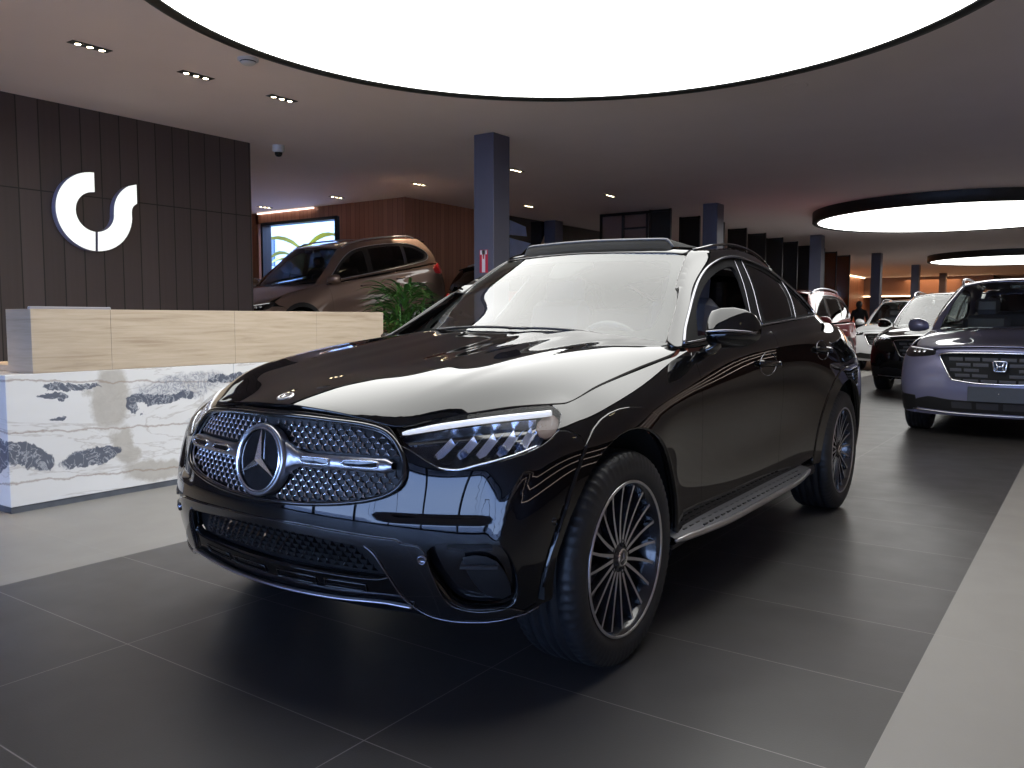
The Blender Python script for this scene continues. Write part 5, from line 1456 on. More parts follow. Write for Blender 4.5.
def build_suv(paint, label):
    """one upright SUV"""
    root = empty('suv', (0, 0, 0), 0, label, 'car', 'cars parked further back')
    S = .03
    def P_(sk, nm, loop, mp, mt, **k): return panel(sk, nm, loop, mp, mt, k.pop('par', root), k.pop('step', S), **k)
    pm = M[paint]
    D = Planar((0, 0, -1)); SD = Planar((0, -1, 0)); OB = Planar((0, -1, -.5)); FR = Cyl(-.35, 0, 1, 1.1); RR = Cyl(-3.0, 0, -1, .7)
    AF = (0, .36); AR = (-2.70, .36)
    h = [(.835, 0, 1), (.81, .3, 1), (.74, .55, .97), (.64, .70, .95), (.50, .785, .95), (.22, .80, .98), (-.2, .805, 1.02), (-.55, .80, 1.04), (-.60, .74, 1.05), (-.42, .45, 1.05), (-.30, 0, 1.05)]
    P_(sbody, 'hood', loop_half([V(p) for p in spline(h, 4)]), D, pm, gap=.003)
    # side: fender + doors as panels
    fen = [V((.22, .81, .97)), V((-.2, .812, 1.01)), V((-.55, .81, 1.04)), V((-.66, .85, 1.035)), V((-.70, .9, .9)), V((-.72, .9, .6)), V((-.70, .9, .28)), V((-.44, .9, .27))] + list(reversed(arc(*AF, .42, 58, 190, 16))) + [V((.27, .9, .80)), V((.38, .87, .84)), V((.41, .84, .90))]
    P_(sbody, 'front_fender', fen, OB, pm, mirror=True, gap=.003)
    def dline(x0, x1): return [V((x0 + (x1 - x0) * i / 8, .85, 1.035 + .05 * (-(x0 + (x1 - x0) * i / 8) - .7) / 2.5)) for i in range(9)]
    d1 = [V((-.70, .9, .9)), V((-.72, .9, .6)), V((-.70, .9, .33)), V((-1.74, .9, .33)), V((-1.78, .9, .6)), V((-1.72, .9, .9))] + dline(-1.68, -.67)
    P_(sbody, 'front_door', d1, SD, pm, mirror=True, gap=.003)
    d2 = [V((-1.72, .9, .9)), V((-1.78, .9, .6)), V((-1.74, .9, .33)), V((-2.22, .9, .33))] + list(reversed(arc(*AR, .47, 62, 172, 10))) + [V((-2.60, .9, .95))] + dline(-2.62, -1.68)
    P_(sbody, 'rear_door', d2, SD, pm, mirror=True, gap=.003)
    q = [V((-2.60, .9, .95))] + arc(*AR, .42, 70, 190, 16)[0:] + [V((-3.2, .9, .30)), V((-3.50, .86, .30)), V((-3.52, .86, .7)), V((-3.46, .83, 1.08))] + dline(-3.40, -2.62)
    P_(sbody, 'rear_quarter', q, SD, pm, mirror=True, gap=.003)
    P_(sbody, 'sill', [V((-.42, .9, .325)), V((-2.26, .9, .325)), V((-2.28, .9, .27)), V((-.44, .9, .27))], SD, M['black_plastic'], mirror=True)
    for a in (AF, AR):
        P_(sbody, 'arch_cladding', arc(*a, .475, -8, 188, 18) + list(reversed(arc(*a, .415, -8, 188, 18))), SD, M['black_plastic'], mirror=True, off=.008, thick=.02)
    # front: bumper with grille opening
    gr = [(.90, 0, .862), (.88, .30, .858), (.83, .45, .852), (.79, .525, .838, 'c'), (.84, .475, .73), (.88, .41, .595, 'c'), (.90, .2, .57), (.905, 0, .565)]
    gl = loop_half([V(p) for p in spline(gr, 4)])
    hlp = spline([(.775, .545, .838), (.70, .66, .812), (.60, .80, .805), (.46, .865, .845), (.40, .84, .900), (.52, .79, .905), (.66, .69, .893), (.75, .575, .880)], 4, True)
    bb = [V(p) for p in spline([(.82, 0, .24), (.80, .36, .24), (.74, .62, .24), (.62, .84, .25), (.42, .9, .27, 'c')], 4)] + arc(*AF, .42, -10, 58, 10) + [V((.27, .9, .80)), V((.38, .88, .83)), V((.46, .865, .842)), V((.60, .80, .802)), V((.70, .66, .809)), V((.775, .545, .835)), V((.765, .555, .882)), V((.79, .45, .893)), V((.82, .3, .903)), V((.84, 0, .912))]
    P_(sbody, 'front_bumper', loop_half(bb), FR, pm, holes=[gl], step=.028)
    g = P_(sbody, 'grille', gl, FR, M['underbody'], off=-.03, thick=.002)
    m = MB(); c = skinline(sbody, resample(gl, .04, True), FR, .004); m.tube(c, .009, 6, closed=True); m.build('grille_frame', M['chrome'], g)
    for j in range(5):
        z = .605 + j * .052
        for i in range(-3, 4):
            yw = .155; y0 = (i + .5 * (j % 2)) * yw; y1 = y0 + yw * .86
            lim = .475 - .07 * (max(0, .80 - z) / .2)
            if 0 < j < 4 and abs(i + .5 * (j % 2) + .43) < .6: continue
            y0, y1 = max(y0, -lim), min(y1, lim)
            if y1 - y0 < .05: continue
            m = MB(); a = skinline(sbody, [V((.9, y0 + (y1 - y0) * t / 4, z)) for t in range(5)], FR, -.006); b = skinline(sbody, [V((.9, y0 + (y1 - y0) * t / 4, z - .024)) for t in range(5)], FR, -.022)
            m.grid([[u_, w_, w_ - V((.01, 0, .008))] for u_, w_ in zip(a, b)]); m.build('grille_slat', M['grey_plastic'], g, fixn=True)
    # lower intake and plate
    lo = loop_half([V(p) for p in spline([(.90, 0, .395), (.87, .4, .395), (.80, .60, .42, 'c'), (.74, .74, .37), (.74, .72, .30, 'c'), (.84, .4, .28), (.85, 0, .28)], 3)])
    li = P_(sbody, 'lower_intake', lo, FR, M['black_plastic'], off=.003, thick=.012)
    for y0, y1 in ((-.42, -.23), (-.19, .0), (.04, .23), (.27, .44)):
        m = MB()
        a = skinline(sbody, [V((.9, y0 + (y1 - y0) * t / 3, .382)) for t in range(4)], FR, .006); b = skinline(sbody, [V((.9, y0 + (y1 - y0) * t / 3, .318)) for t in range(4)], FR, .006)
        m.grid([[u_, w_] for u_, w_ in zip(a, b)]); m.build('intake_insert', M['grille_grey'], li)
    tr = skinline(sbody, [V(p) for p in spline([(.72, -.76, .285), (.84, -.4, .268), (.86, 0, .265), (.84, .4, .268), (.72, .76, .285)], 6)], FR, .008)
    m = MB(); m.tube(tr, .007, 6); m.build('lip_trim', M['satin_chrome'], li)
    cor = [V(p) for p in spline([(.74, .72, .42, 'c'), (.60, .86, .44), (.50, .90, .52), (.42, .92, .46), (.44, .9, .28), (.62, .84, .26), (.74, .72, .28, 'c')], 3, True)]
    P_(sbody, 'corner_cladding', cor, FR, M['black_plastic'], off=.004, thick=.012, mirror=True)
    pc = [V((.9, y, z)) for y, z in ((-.26, .53), (.26, .53), (.26, .425), (-.26, .425))]
    m = MB(); m.box((.915, 0, .467), (.02, .52, .145), bev=.004); plt = m.build('number_plate', M['plate_grey'], root, label='blank dark grey number plate')
    m = MB(); m.lathe([(0, .927), (.006, .926), (.007, .92)], 12, (0, 0, .475), axis='x'); m.build('plate_screw', M['chrome'], plt)
    for s in (1, -1):
        L = [V((p.x, p.y * s, p.z)) for p in hlp]; mp = Planar((-1, -.7 * s, 0))
        hb = P_(sbody, 'headlight', L, mp, M['gloss_black'], off=.001, thick=.01)
        for k, (y, z) in enumerate(((.60, .862), (.68, .858), (.76, .86))):
            p, n = lift(sbody, mp, mp.uv((.6, y * s, z))); qq = n.to_track_quat('Z', 'Y').to_matrix()
            m = MB(); m.lathe([(0, .012), (.018, .010), (.024, .002)], 16); m.v = [tuple(qq @ V(v) + p) for v in m.v]; m.build('lamp_projector', M['lamp_chrome'], hb)
        m = MB(); m.tube(skinline(sbody, [V((p[0], p[1] * s, p[2])) for p in [(.75, .58, .876), (.60, .74, .888), (.46, .81, .893)]], mp, .006), .004, 6); m.build('lamp_strip', M['light_guide'], hb)
    # cabin
    DLs = [(-.70, 1.075, 'c'), (-.88, 1.20), (-1.05, 1.32), (-1.24, 1.43), (-1.42, 1.505), (-1.62, 1.545), (-1.95, 1.565), (-2.4, 1.56), (-2.75, 1.535), (-2.95, 1.49), (-3.22, 1.36), (-3.30, 1.27), (-3.24, 1.20), (-2.9, 1.16), (-2.1, 1.125), (-1.3, 1.10)]
    DL = skinline(scab, xz(DLs), SD)
    Wl = [(-.52, .73, 1.06), (-.74, .70, 1.22), (-1.00, .64, 1.40), (-1.24, .575, 1.565)]
    out = [V(p) for p in spline([*Wl, (-1.40, .575, 1.595), (-1.66, .58, 1.63), (-2.05, .58, 1.645), (-2.6, .58, 1.635), (-3.05, .56, 1.605), (-3.22, .53, 1.58, 'c'), (-3.42, .60, 1.43), (-3.54, .65, 1.27), (-3.58, .67, 1.15, 'c'), (-3.45, .78, 1.12), (-3.1, .835, 1.10), (-2.2, .86, 1.075), (-1.2, .855, 1.055), (-.72, .83, 1.045), (-.52, .79, 1.04)], 3, True)]
    P_(scab, 'body_side_frame', out, Planar((0, -1, -.45)), pm, holes=[DL], mirror=True, gap=.002)
    P_(scab, 'window_frame', DL, SD, M['gloss_black'], off=-.006, mirror=True, step=.05, holes=[
        xz([(-.86, 1.115, 'c'), (-1.08, 1.29), (-1.28, 1.405), (-1.48, 1.475), (-1.68, 1.505, 'c'), (-1.64, 1.125, 'c')], 3),
        xz([(-1.82, 1.515, 'c'), (-2.3, 1.52), (-2.62, 1.50, 'c'), (-2.58, 1.17, 'c'), (-1.76, 1.135, 'c')], 3),
        xz([(-2.70, 1.49, 'c'), (-2.92, 1.445), (-3.16, 1.34), (-3.22, 1.27), (-3.15, 1.215), (-2.66, 1.175, 'c')], 3)])
    P_(scab, 'side_glass', DL, SD, M['dark_glass' if paint in ('bronze_paint',) else 'side_glass'], off=-.014, mirror=True, step=.08, thick=.001)
    for s in (1, -1):
        m = MB(); c = [V((p.x, p.y * s, p.z)) for p in skinline(scab, resample(DL, .06, True), SD, .001)]; m.tube(c, .007, 6, closed=True); m.build('window_trim', M['satin_chrome'], root)
    WMs = Planar((-.8, 0, -.6))
    wl_ = loop_half([V(p) for p in spline([(-.275, 0, 1.075), (-.34, .35, 1.075), (-.46, .64, 1.065), (-.52, .725, 1.06, 'c'), *Wl[1:3], (-1.225, .572, 1.555), (-1.15, .40, 1.59), (-1.08, 0, 1.607)], 4)])
    P_(scab, 'windscreen', wl_, WMs, M['windshield_glass'] if paint != 'violet_paint' else M['clear_screen'], gap=.003, off=-.001, thick=.003, step=.05)
    rfl = [(-1.09, 0, 1.61), (-1.16, .38, 1.60), (-1.25, .565, 1.58, 'c'), (-1.40, .57, 1.6), (-2.05, .575, 1.64), (-3.05, .555, 1.60), (-3.20, .52, 1.58, 'c'), (-3.36, .3, 1.59), (-3.38, 0, 1.59)]
    P_(scab, 'roof', loop_half([V(p) for p in spline(rfl, 4)]), D, pm, gap=.002, step=.05)
    rgl = loop_half([V(p) for p in spline([(-3.48, 0, 1.54), (-3.44, .36, 1.53), (-3.36, .52, 1.50, 'c'), (-3.46, .58, 1.38), (-3.55, .60, 1.2, 'c'), (-3.62, .3, 1.18), (-3.64, 0, 1.18)], 3)])
    P_(scab, 'rear_screen', rgl, Planar((1, 0, -.3)), M['dark_glass'], off=.003, thick=.004, step=.06)
    P_(scab, 'rear_frame', loop_half([V(p) for p in spline([(-3.42, 0, 1.60), (-3.36, .36, 1.585), (-3.23, .53, 1.57, 'c'), (-3.44, .605, 1.42), (-3.56, .65, 1.27), (-3.59, .67, 1.13, 'c'), (-3.66, .34, 1.12), (-3.68, 0, 1.12)], 3)]), Planar((1, 0, -.3)), pm, holes=[rgl], thick=.01, step=.05)
    m = MB(); m.grid([[V((-3.30, y, 1.605 - .05 * (y / .55) ** 2)), V((-3.56 + .08 * (y / .55) ** 2, y, 1.575 - .05 * (y / .55) ** 2)), V((-3.54 + .08 * (y / .55) ** 2, y, 1.55 - .05 * (y / .55) ** 2))] for y in [(-.56 + .14 * i) for i in range(9)]]); m.build('roof_spoiler', pm, root, fixn=True)
    rb = [V((-3.72, 0, .31)), V((-3.68, .56, .31)), V((-3.58, .80, .31)), V((-3.51, .85, .31)), V((-3.53, .86, .7)), V((-3.47, .82, 1.10)), V((-3.60, .56, 1.115)), V((-3.66, 0, 1.115))]
    P_(sbody, 'tailgate', loop_half(rb), RR, pm, gap=.002, step=.05)
    tl_ = [V(p) for p in spline([(-3.60, .80, .90, 'c'), (-3.35, .89, .93), (-3.30, .87, 1.03), (-3.50, .80, 1.10, 'c'), (-3.62, .62, 1.08), (-3.66, .60, .92, 'c')], 3, True)]
    P_(sbody, 'tail_lamp', tl_, Planar((1, -1, 0)), M['lamp_red'], off=.008, thick=.012, mirror=True)
    for s in (1, -1):
        c = skinline(scab, spline([(-1.32, .60, 1.6), (-1.6, .625, 1.6), (-2.2, .635, 1.6), (-2.8, .625, 1.6), (-3.15, .59, 1.6)], 6), D)
        n_ = len(c); m = MB(); m.tube([V((p.x, p.y * s, p.z + .004 + .035 * min(1, min(i, n_ - 1 - i) / 3))) for i, p in enumerate(c)], .015, 8); m.build('roof_rail', M['satin_chrome'], root)
        m = MB()
        secs = [(.86, -.70, 1.10, .03, .03), (.90, -.70, 1.11, .06, .06), (.96, -.71, 1.115, .075, .075), (1.03, -.73, 1.115, .07, .075), (1.07, -.75, 1.112, .045, .06), (1.085, -.76, 1.11, .015, .03)]
        m.grid([[V((x + a * cos(t) * (1 if cos(t) > 0 else .6), y * s, z + b * sin(t))) for t in [2 * pi * k / 16 for k in range(17)]] for y, x, z, a, b in secs]); mm_ = m.build('door_mirror', pm, root, fixn=True)
        m = MB(); m.box((-.755, .97 * s, 1.112), (.01, .16, .11), bev=.004); m.build('mirror_glass', M['chrome'], mm_)
        for hx, hz in ((-1.48, .93), (-2.36, .945)):
            p, n = lift(sbody, SD, SD.uv((hx, .9, hz))); m = MB()
            m.tube([V((p.x + dx, (p.y + dy) * s, p.z)) for dx, dy in ((.11, -.002), (.09, .028), (-.09, .028), (-.11, -.002))], .011, 6); m.build('door_handle', M['chrome'] if paint == 'bronze_paint' else pm, root)
    # inner shell + wheel houses + interior
    vs_ = [v - n * .06 for v, n in zip(sbody.v, sbody.n)]
    def bad2(p): return any(hypot(p.x - c[0], p.z - .36) < .45 and abs(p.y) > .4 for c in (AF, AR)) or (p.z > .98 and -3.4 < p.x < -.62 and abs(p.y) < .80)
    fs_ = [f for f in sbody.f if not any(bad2(sbody.v[i]) for i in f)]
    me = bpy.data.meshes.new('inner_shell'); me.from_pydata(vs_, [], fs_); link_mesh('inner_shell', me, M['underbody'], root)
    for cx in (0, -2.7):
        for s in (1, -1):
            m = MB(); m.grid([[V((cx + r * cos(R(a)), s * y, .36 + r * sin(R(a)))) for r, y in ((0, .5), (.43, .5), (.43, .7), (.43, .87))] for a in range(-10, 191, 10)])
            m.build('wheel_house', M['underbody'], root, fixn=True)
    m = MB(); m.box((-1.4, 0, .25), (4.2, 1.1, .04)); m.box((-1.35, 0, .25), (1.8, 1.6, .04)); m.build('floor_pan', M['underbody'], root)
    m = MB(); m.grid([[V((-.42, y, 1.02)), V((-.75, y, 1.03)), V((-.78, y, .7))] for y in (-.72, -.3, .3, .72)]); m.build('dashboard', M['interior_dark'], root, fixn=True)
    for sy in (.37, -.37):
        m = MB(); m.box((-1.55, sy, .93), (.15, .50, .62), rot=Matrix.Rotation(R(-16), 3, 'Y'), bev=.06); st = m.build('seat_back', M['seat_leather'], root)
        m = MB(); m.box((-1.66, sy, 1.34), (.10, .27, .19), rot=Matrix.Rotation(R(-10), 3, 'Y'), bev=.045); m.build('headrest', M['seat_leather'], st)
    m = MB(); m.box((-2.5, 0, .95), (.16, 1.25, .70), rot=Matrix.Rotation(R(-18), 3, 'Y'), bev=.06); m.build('rear_bench', M['seat_leather'], root)
    sc = V((-.98, .37, 1.04)); sq2 = Matrix.Rotation(R(-65), 3, 'Y')
    m = MB(); m.tube([sc + sq2 @ V((.18 * cos(t), .18 * sin(t), 0)) for t in [2 * pi * k / 24 for k in range(24)]], .014, 6, closed=True); m.box(sc, (.10, .30, .03), rot=sq2, bev=.01); m.build('steering_wheel', M['satin_chrome'] if 0 else M['seat_leather'], root)
    m = MB(); m.box((-1.15, 0, 1.555), (.05, .20, .06), bev=.015); m.build('rear_view_mirror', M['black_plastic'], root)
    w_ = suv_wheel(root, (0, .80, .355), 1); suv_wheel(root, (0, -.80, .355), -1, w_); suv_wheel(root, (-2.7, .80, .355), 1, w_); suv_wheel(root, (-2.7, -.80, .355), -1, w_)
    return root
def recolor(root, old, new, swaps=None):
    cache = {}
    def go(o):
        if o.type == 'MESH' and any(mm == M[old] or (swaps and mm and mm.name in swaps) for mm in o.data.materials):
            k = o.data.name
            if k not in cache:
                cache[k] = o.data.copy()
                for i, mm in enumerate(cache[k].materials):
                    if mm == M[old]: cache[k].materials[i] = M[new]
                    elif swaps and mm.name in swaps: cache[k].materials[i] = M[swaps[mm.name]]
            o.data = cache[k]
        for c in o.children: go(c)
    go(root)
violet = build_suv('violet_paint', 'violet grey SUV facing the camera at the right edge, nearest of the cars behind')
violet.location = (-.74, 9.95, 0); violet.rotation_euler = (0, 0, R(-90))
# badge: rounded frame with an H
def badge_h(root):
    bx = MB(); c = V((.905, 0, .735))
    fr = [(y, z) for y, z in [(-.058, .040), (-.045, .050), (.045, .050), (.058, .040), (.048, -.036), (.038, -.046), (-.038, -.046), (-.048, -.036)]]
    bx.tube([c + V((.012, y, z)) for y, z in fr], .0075, 6, closed=True)
    b = bx.build('badge_frame', M['chrome'], root)
    m = MB(); m.add([c + V((.004, y, z)) for y, z in fr], [tuple(range(8))], 0, False); m.build('badge_back', M['gloss_black'], b)
    m = MB()
    for s in (1, -1): m.tube([c + V((.014, .033 * s, .040)), c + V((.014, .020 * s, .0)), c + V((.014, .029 * s, -.036))], .009, 6)
    m.tube([c + V((.014, -.022, 0)), c + V((.014, .022, 0))], .008, 6); m.build('badge_letter', M['chrome'], b)
badge_h(violet)
m = MB(); m.box((-.55, -.28, 1.075), (.02, .14, .05), rot=Matrix.Rotation(R(-60), 3, 'Y')); m.build('screen_label', M['white_trim'], violet)
black2 = copy_tree(violet); recolor(black2, 'violet_paint', 'black_paint', {'clear_screen': 'windshield_glass'})
tag(black2, 'glossy black SUV facing the camera between the white SUV and the violet grey SUV', 'car', 'cars parked further back')
black2.location = (-2.12, 15.1, 0)
white2 = copy_tree(violet); recolor(white2, 'violet_paint', 'white_paint')
tag(white2, 'white SUV facing the camera, partly hidden behind the black SUV at the back', 'car', 'cars parked further back')
white2.location = (-3.83, 21.0, 0)
red2 = copy_tree(violet); recolor(red2, 'violet_paint', 'red_paint')
tag(red2, 'dark red SUV parked behind the tail of the black coupe SUV', 'car', 'cars parked further back')
red2.location = (-4.78, 13.7, 0); red2.scale = (1.03,) * 3
bronze = copy_tree(violet); recolor(bronze, 'violet_paint', 'bronze_paint', {'side_glass': 'dark_glass', 'clear_screen': 'screen_plain'})
tag(bronze, 'metallic bronze SUV raised on a tilted display ramp behind the reception desk', 'car', 'cars parked further back')
dark2 = copy_tree(violet); recolor(dark2, 'violet_paint', 'black_paint', {'side_glass': 'dark_glass', 'clear_screen': 'dark_glass'})
tag(dark2, 'black SUV standing between the leafy plant and the dark column', 'car', 'cars parked further back')
dark2.location = (-8.6, 14.55, .62); dark2.rotation_euler = (0, 0, R(90)); dark2.scale = (.92,) * 3
for r_ in (bronze, dark2, red2):
    for c in list(r_.children):
        if c.name.startswith('badge'):
            for q in list(c.children): bpy.data.objects.remove(q)
            bpy.data.objects.remove(c)
bronze.rotation_mode = 'XYZ'
BS = .84
RB = Matrix.Rotation(R(-90), 4, 'Z') @ Matrix.Rotation(R(8.8), 4, 'Y')
bronze.matrix_world = Matrix.Translation((-9.72, 7.75, .665)) @ RB @ Matrix.Scale(BS * 1.05, 4)
# ================================================================ reception desk
def marble():
    m, t, n, b = nt('marble')
    tc = n.new('ShaderNodeTexCoord'); sx = n.new('ShaderNodeSeparateXYZ'); t.links.new(tc.outputs['Object'], sx.inputs[0])
    def math(op, a, b_=None, cl=False):
        q = n.new('ShaderNodeMath'); q.operation = op; q.use_clamp = cl
        for i, v in enumerate((a, b_)):
            if v is None: continue
            if isinstance(v, (int, float)): q.inputs[i].default_value = v
            else: t.links.new(v, q.inputs[i])
        return q.outputs[0]
    def noise(s, d=5, r=.6, dist=0.0, loc=(0, 0, 0), scl=(1, 1, 1)):
        mp = n.new('ShaderNodeMapping'); mp.inputs['Location'].default_value = loc; mp.inputs['Scale'].default_value = scl; t.links.new(tc.outputs['Object'], mp.inputs[0])
        q = n.new('ShaderNodeTexNoise'); q.inputs['Scale'].default_value = s; q.inputs['Detail'].default_value = d; q.inputs['Roughness'].default_value = r; q.inputs['Distortion'].default_value = dist
        t.links.new(mp.outputs[0], q.inputs['Vector']); return q.outputs['Fac']
    y = math('ADD', sx.outputs[1], math('MULTIPLY', sx.outputs[0], -1.0)); z = sx.outputs[2]
    w1 = math('MULTIPLY', math('SUBTRACT', noise(4, 6, .65), .5), 1.0); w2 = math('MULTIPLY', math('SUBTRACT', noise(4, 6, .65, loc=(5, 3, 1)), .5), 1.0)
    def blobs(L, soft):
        tot = None
        for (cy, cz, ry, rz, sl) in L:
            dy = math('DIVIDE', math('ADD', math('SUBTRACT', y, cy), math('MULTIPLY', w1, .36)), ry)
            dz = math('DIVIDE', math('ADD', math('SUBTRACT', math('SUBTRACT', z, cz), math('MULTIPLY', math('SUBTRACT', y, cy), sl)), math('MULTIPLY', w2, .17)), rz)
            d = math('SQRT', math('ADD', math('MULTIPLY', dy, dy), math('MULTIPLY', dz, dz)))
            k = math('MULTIPLY', math('SUBTRACT', 1.0 + soft / 2, d), 1 / soft, True)
            tot = k if tot is None else math('MAXIMUM', tot, k)
        return tot
    def line(src, c, w): return math('SUBTRACT', 1.0, math('DIVIDE', math('ABSOLUTE', math('SUBTRACT', src, c)), w), True)
    def mix(fac, a, bb):
        q = n.new('ShaderNodeMix'); q.data_type = 'RGBA'; t.links.new(fac, q.inputs['Factor'])
        for s_, v in (('A', a), ('B', bb)):
            if isinstance(v, tuple): q.inputs[s_].default_value = (*v, 1)
            else: t.links.new(v, q.inputs[s_])
        return q.outputs['Result']
    c = mix(noise(2.5, 4, .5, scl=(1, .6, 2)), (.70, .69, .68), (.82, .82, .82))
    strk = math('MULTIPLY', line(noise(2.2, 6, .6, .8, (2, 7, 3), (1, .35, 1.6)), .5, .018), .5); c = mix(strk, c, (.42, .38, .35))
    gy = blobs([(.64, .66, .13, .20, 0), (.74, .33, .10, .14, 0), (.95, .13, .26, .07, -.1), (2.0, .3, .3, .12, .1), (2.6, .6, .2, .2, 0)], .35)
    gcol = mix(noise(9, 5, .7), (.34, .31, .27), (.58, .55, .50)); c = mix(math('MULTIPLY', gy, .85), c, gcol)
    hz = math('ADD', z, math('ADD', math('MULTIPLY', w2, .10), math('MULTIPLY', y, .06)))
    for zc in (.495, .19, .80): c = mix(math('MULTIPLY', line(hz, zc, .009), .75), c, (.33, .26, .21))
    hatch = math('MULTIPLY', blobs([(1.18, .70, .36, .085, .10), (1.5, .50, .30, .05, .25), (2.2, .62, .5, .09, .1)], .3), math('ADD', .25, math('MULTIPLY', line(noise(14, 4, .6, 1.5), .5, .06), .6)))
    c = mix(hatch, c, (.22, .24, .30))
    dk = blobs([(.10, .335, .17, .085, -.35), (.51, .29, .19, .062, .10), (.38, .745, .17, .022, -.05), (.27, .706, .11, .018, -.1), (1.0, .632, .26, .036, .02), (.79, .57, .06, .05, -.5), (1.55, .74, .22, .03, .1), (1.9, .40, .30, .06, .1), (2.6, .35, .25, .07, -.1), (.30, .56, .05, .012, 0)], .10)
    dcol = mix(line(noise(11, 4, .6, 1.0), .5, .035), (.085, .10, .14), (.40, .42, .46)); c = mix(math('MULTIPLY', dk, .92), c, dcol)
    t.links.new(c, b.inputs['Base Color']); b.inputs['Roughness'].default_value = .22
    M['marble'] = m
marble()
def travertine():
    m, t, n, b = nt('travertine')
    tc = n.new('ShaderNodeTexCoord'); mp = n.new('ShaderNodeMapping'); mp.inputs['Scale'].default_value = (1.6, 1.6, 26); t.links.new(tc.outputs['Object'], mp.inputs[0])
    q = n.new('ShaderNodeTexNoise'); q.inputs['Scale'].default_value = 1.0; q.inputs['Detail'].default_value = 7; q.inputs['Roughness'].default_value = .65; q.inputs['Distortion'].default_value = .4; t.links.new(mp.outputs[0], q.inputs['Vector'])
    r = n.new('ShaderNodeValToRGB'); t.links.new(q.outputs['Fac'], r.inputs[0]); e = r.color_ramp.elements
    e[0].position, e[0].color = .28, (.36, .27, .19, 1); e[1].position, e[1].color = .62, (.56, .46, .35, 1); k = e.new(.45); k.color = (.49, .395, .29, 1)
    t.links.new(r.outputs[0], b.inputs['Base Color']); b.inputs['Roughness'].default_value = .45
    bp = n.new('ShaderNodeBump'); bp.inputs['Strength'].default_value = .3; bp.inputs['Distance'].default_value = .002; t.links.new(q.outputs['Fac'], bp.inputs['Height']); t.links.new(bp.outputs['Normal'], b.inputs['Normal'])
    M['travertine'] = m
travertine()
dk_ = empty('reception_desk', (-5.3, 2.3, 0), 0, 'long reception desk of veined white marble with a beige travertine counter on top', 'desk')
for k in range(2):
    m = MB(); m.box((-.45, .80 + 1.602 * k, .44), (.90, 1.60, .80), bev=.003); m.build('marble_base', M['marble'], dk_)
m = MB(); m.box((-.458, 1.60, .02), (.90, 3.19, .04)); m.build('plinth', M['plinth_slate'], dk_)
for y0, y1 in ((.16, .66), (.6612, 1.62), (1.6212, 2.42), (2.4212, 3.21)):
    m = MB(); m.box((-.16, (y0 + y1) / 2, 1.038), (.32, y1 - y0, .394), bev=.002); m.build('counter_block', M['travertine'], dk_)
m = MB(); m.box((-.62, 1.70, .86), (.56, 3.0, .04), bev=.003); m.build('worktop', M['travertine'], dk_)
# screens standing on the work side, tops just showing
mn = empty('computer_monitor', (-5.78, 2.95, .882), 0, 'back edge of a grey computer screen behind the left end of the desk', 'monitor')
m = MB(); m.box((0, 0, .21), (.03, .56, .33), bev=.006); m.build('screen', M['silver_grey'], mn); m = MB(); m.lathe([(.10, 0), (.10, .012), (.015, .014), (.015, .09)], 20); m.build('stand', M['silver_grey'], mn, fixn=True)
# small items
sm = empty('smoke_detector', (-5.94, 4.59, H), 0, 'round white smoke detector on the ceiling beside the big round light', 'smoke detector')
m = MB(); m.lathe([(0, -.050), (.045, -.048), (.062, -.036), (.066, -.022), (.085, -.018), (.088, 0)], 32); m.build('detector_body', M['white_plastic'], sm, fixn=True)
m = MB(); m.lathe([(.066, -.020), (.0675, -.026), (.064, -.030)], 32); m.build('detector_vent', M['grille_grey'], sm, fixn=True)
dc = empty('dome_camera', (-8.55, 7.04, H), 0, 'small white security dome camera under the ceiling near the end of the dark wall', 'security camera')
m = MB(); m.lathe([(.075, 0), (.075, -.07), (.06, -.085), (.05, -.087)], 24); m.build('camera_housing', M['white_plastic'], dc, fixn=True)
m = MB(); m.lathe([(.05, -.085), (.045, -.115), (.03, -.135), (0, -.142)], 24); m.build('camera_dome', M['gloss_black'], dc, fixn=True)
sp_ = MB(); sp_.lathe([(0, -.006), (.10, -.006), (.115, -.004), (.118, 0)], 36, (-2.42, 8.03, H)); tag(sp_.build('ceiling_speaker', M['ceiling_paint'], fixn=True), 'flat round speaker cover in the ceiling right of the big round light', 'speaker')
# ---- plant
def leaf(m, base, az, L, rise, w, n=7):
    d = V((cos(az), sin(az), 0)); s = V((-sin(az), cos(az), 0)); rows = []
    for i in range(n + 1):
        t = i / n; p = V(base) + d * (L * (t * .85)) + V((0, 0, L * (rise * t - .75 * rise * t * t * (1 + .6 * (1 - rise)))))
        ww = w * sin(pi * min(1, .12 + t * .9)) ; rows.append([p - s * ww + V((0, 0, ww * .5)), p, p + s * ww + V((0, 0, ww * .5))])
    m.grid(rows)
pt = empty('potted_plant', (-6.62, 7.22, 0), 0, 'bushy green leafy plant in a dark pot between the desk and the dark column', 'plant')
m = MB(); m.lathe([(0, 0), (.20, 0), (.27, .50), (.25, .50), (.23, .44), (0, .44)], 28); m.build('pot', M['pot_black'], pt, fixn=True)
rnd = random.Random(3)
m = MB()
for k in range(9):
    a = rnd.uniform(0, 2 * pi); r = rnd.uniform(.02, .12); h_ = rnd.uniform(.55, 1.05)
    m.tube([(r * cos(a), r * sin(a), .44), (r * 2.2 * cos(a), r * 2.2 * sin(a), .44 + h_ * .6), (r * 3 * cos(a), r * 3 * sin(a), .44 + h_)], .011, 6)
m.build('stems', M['leaf'], pt)
m = MB()
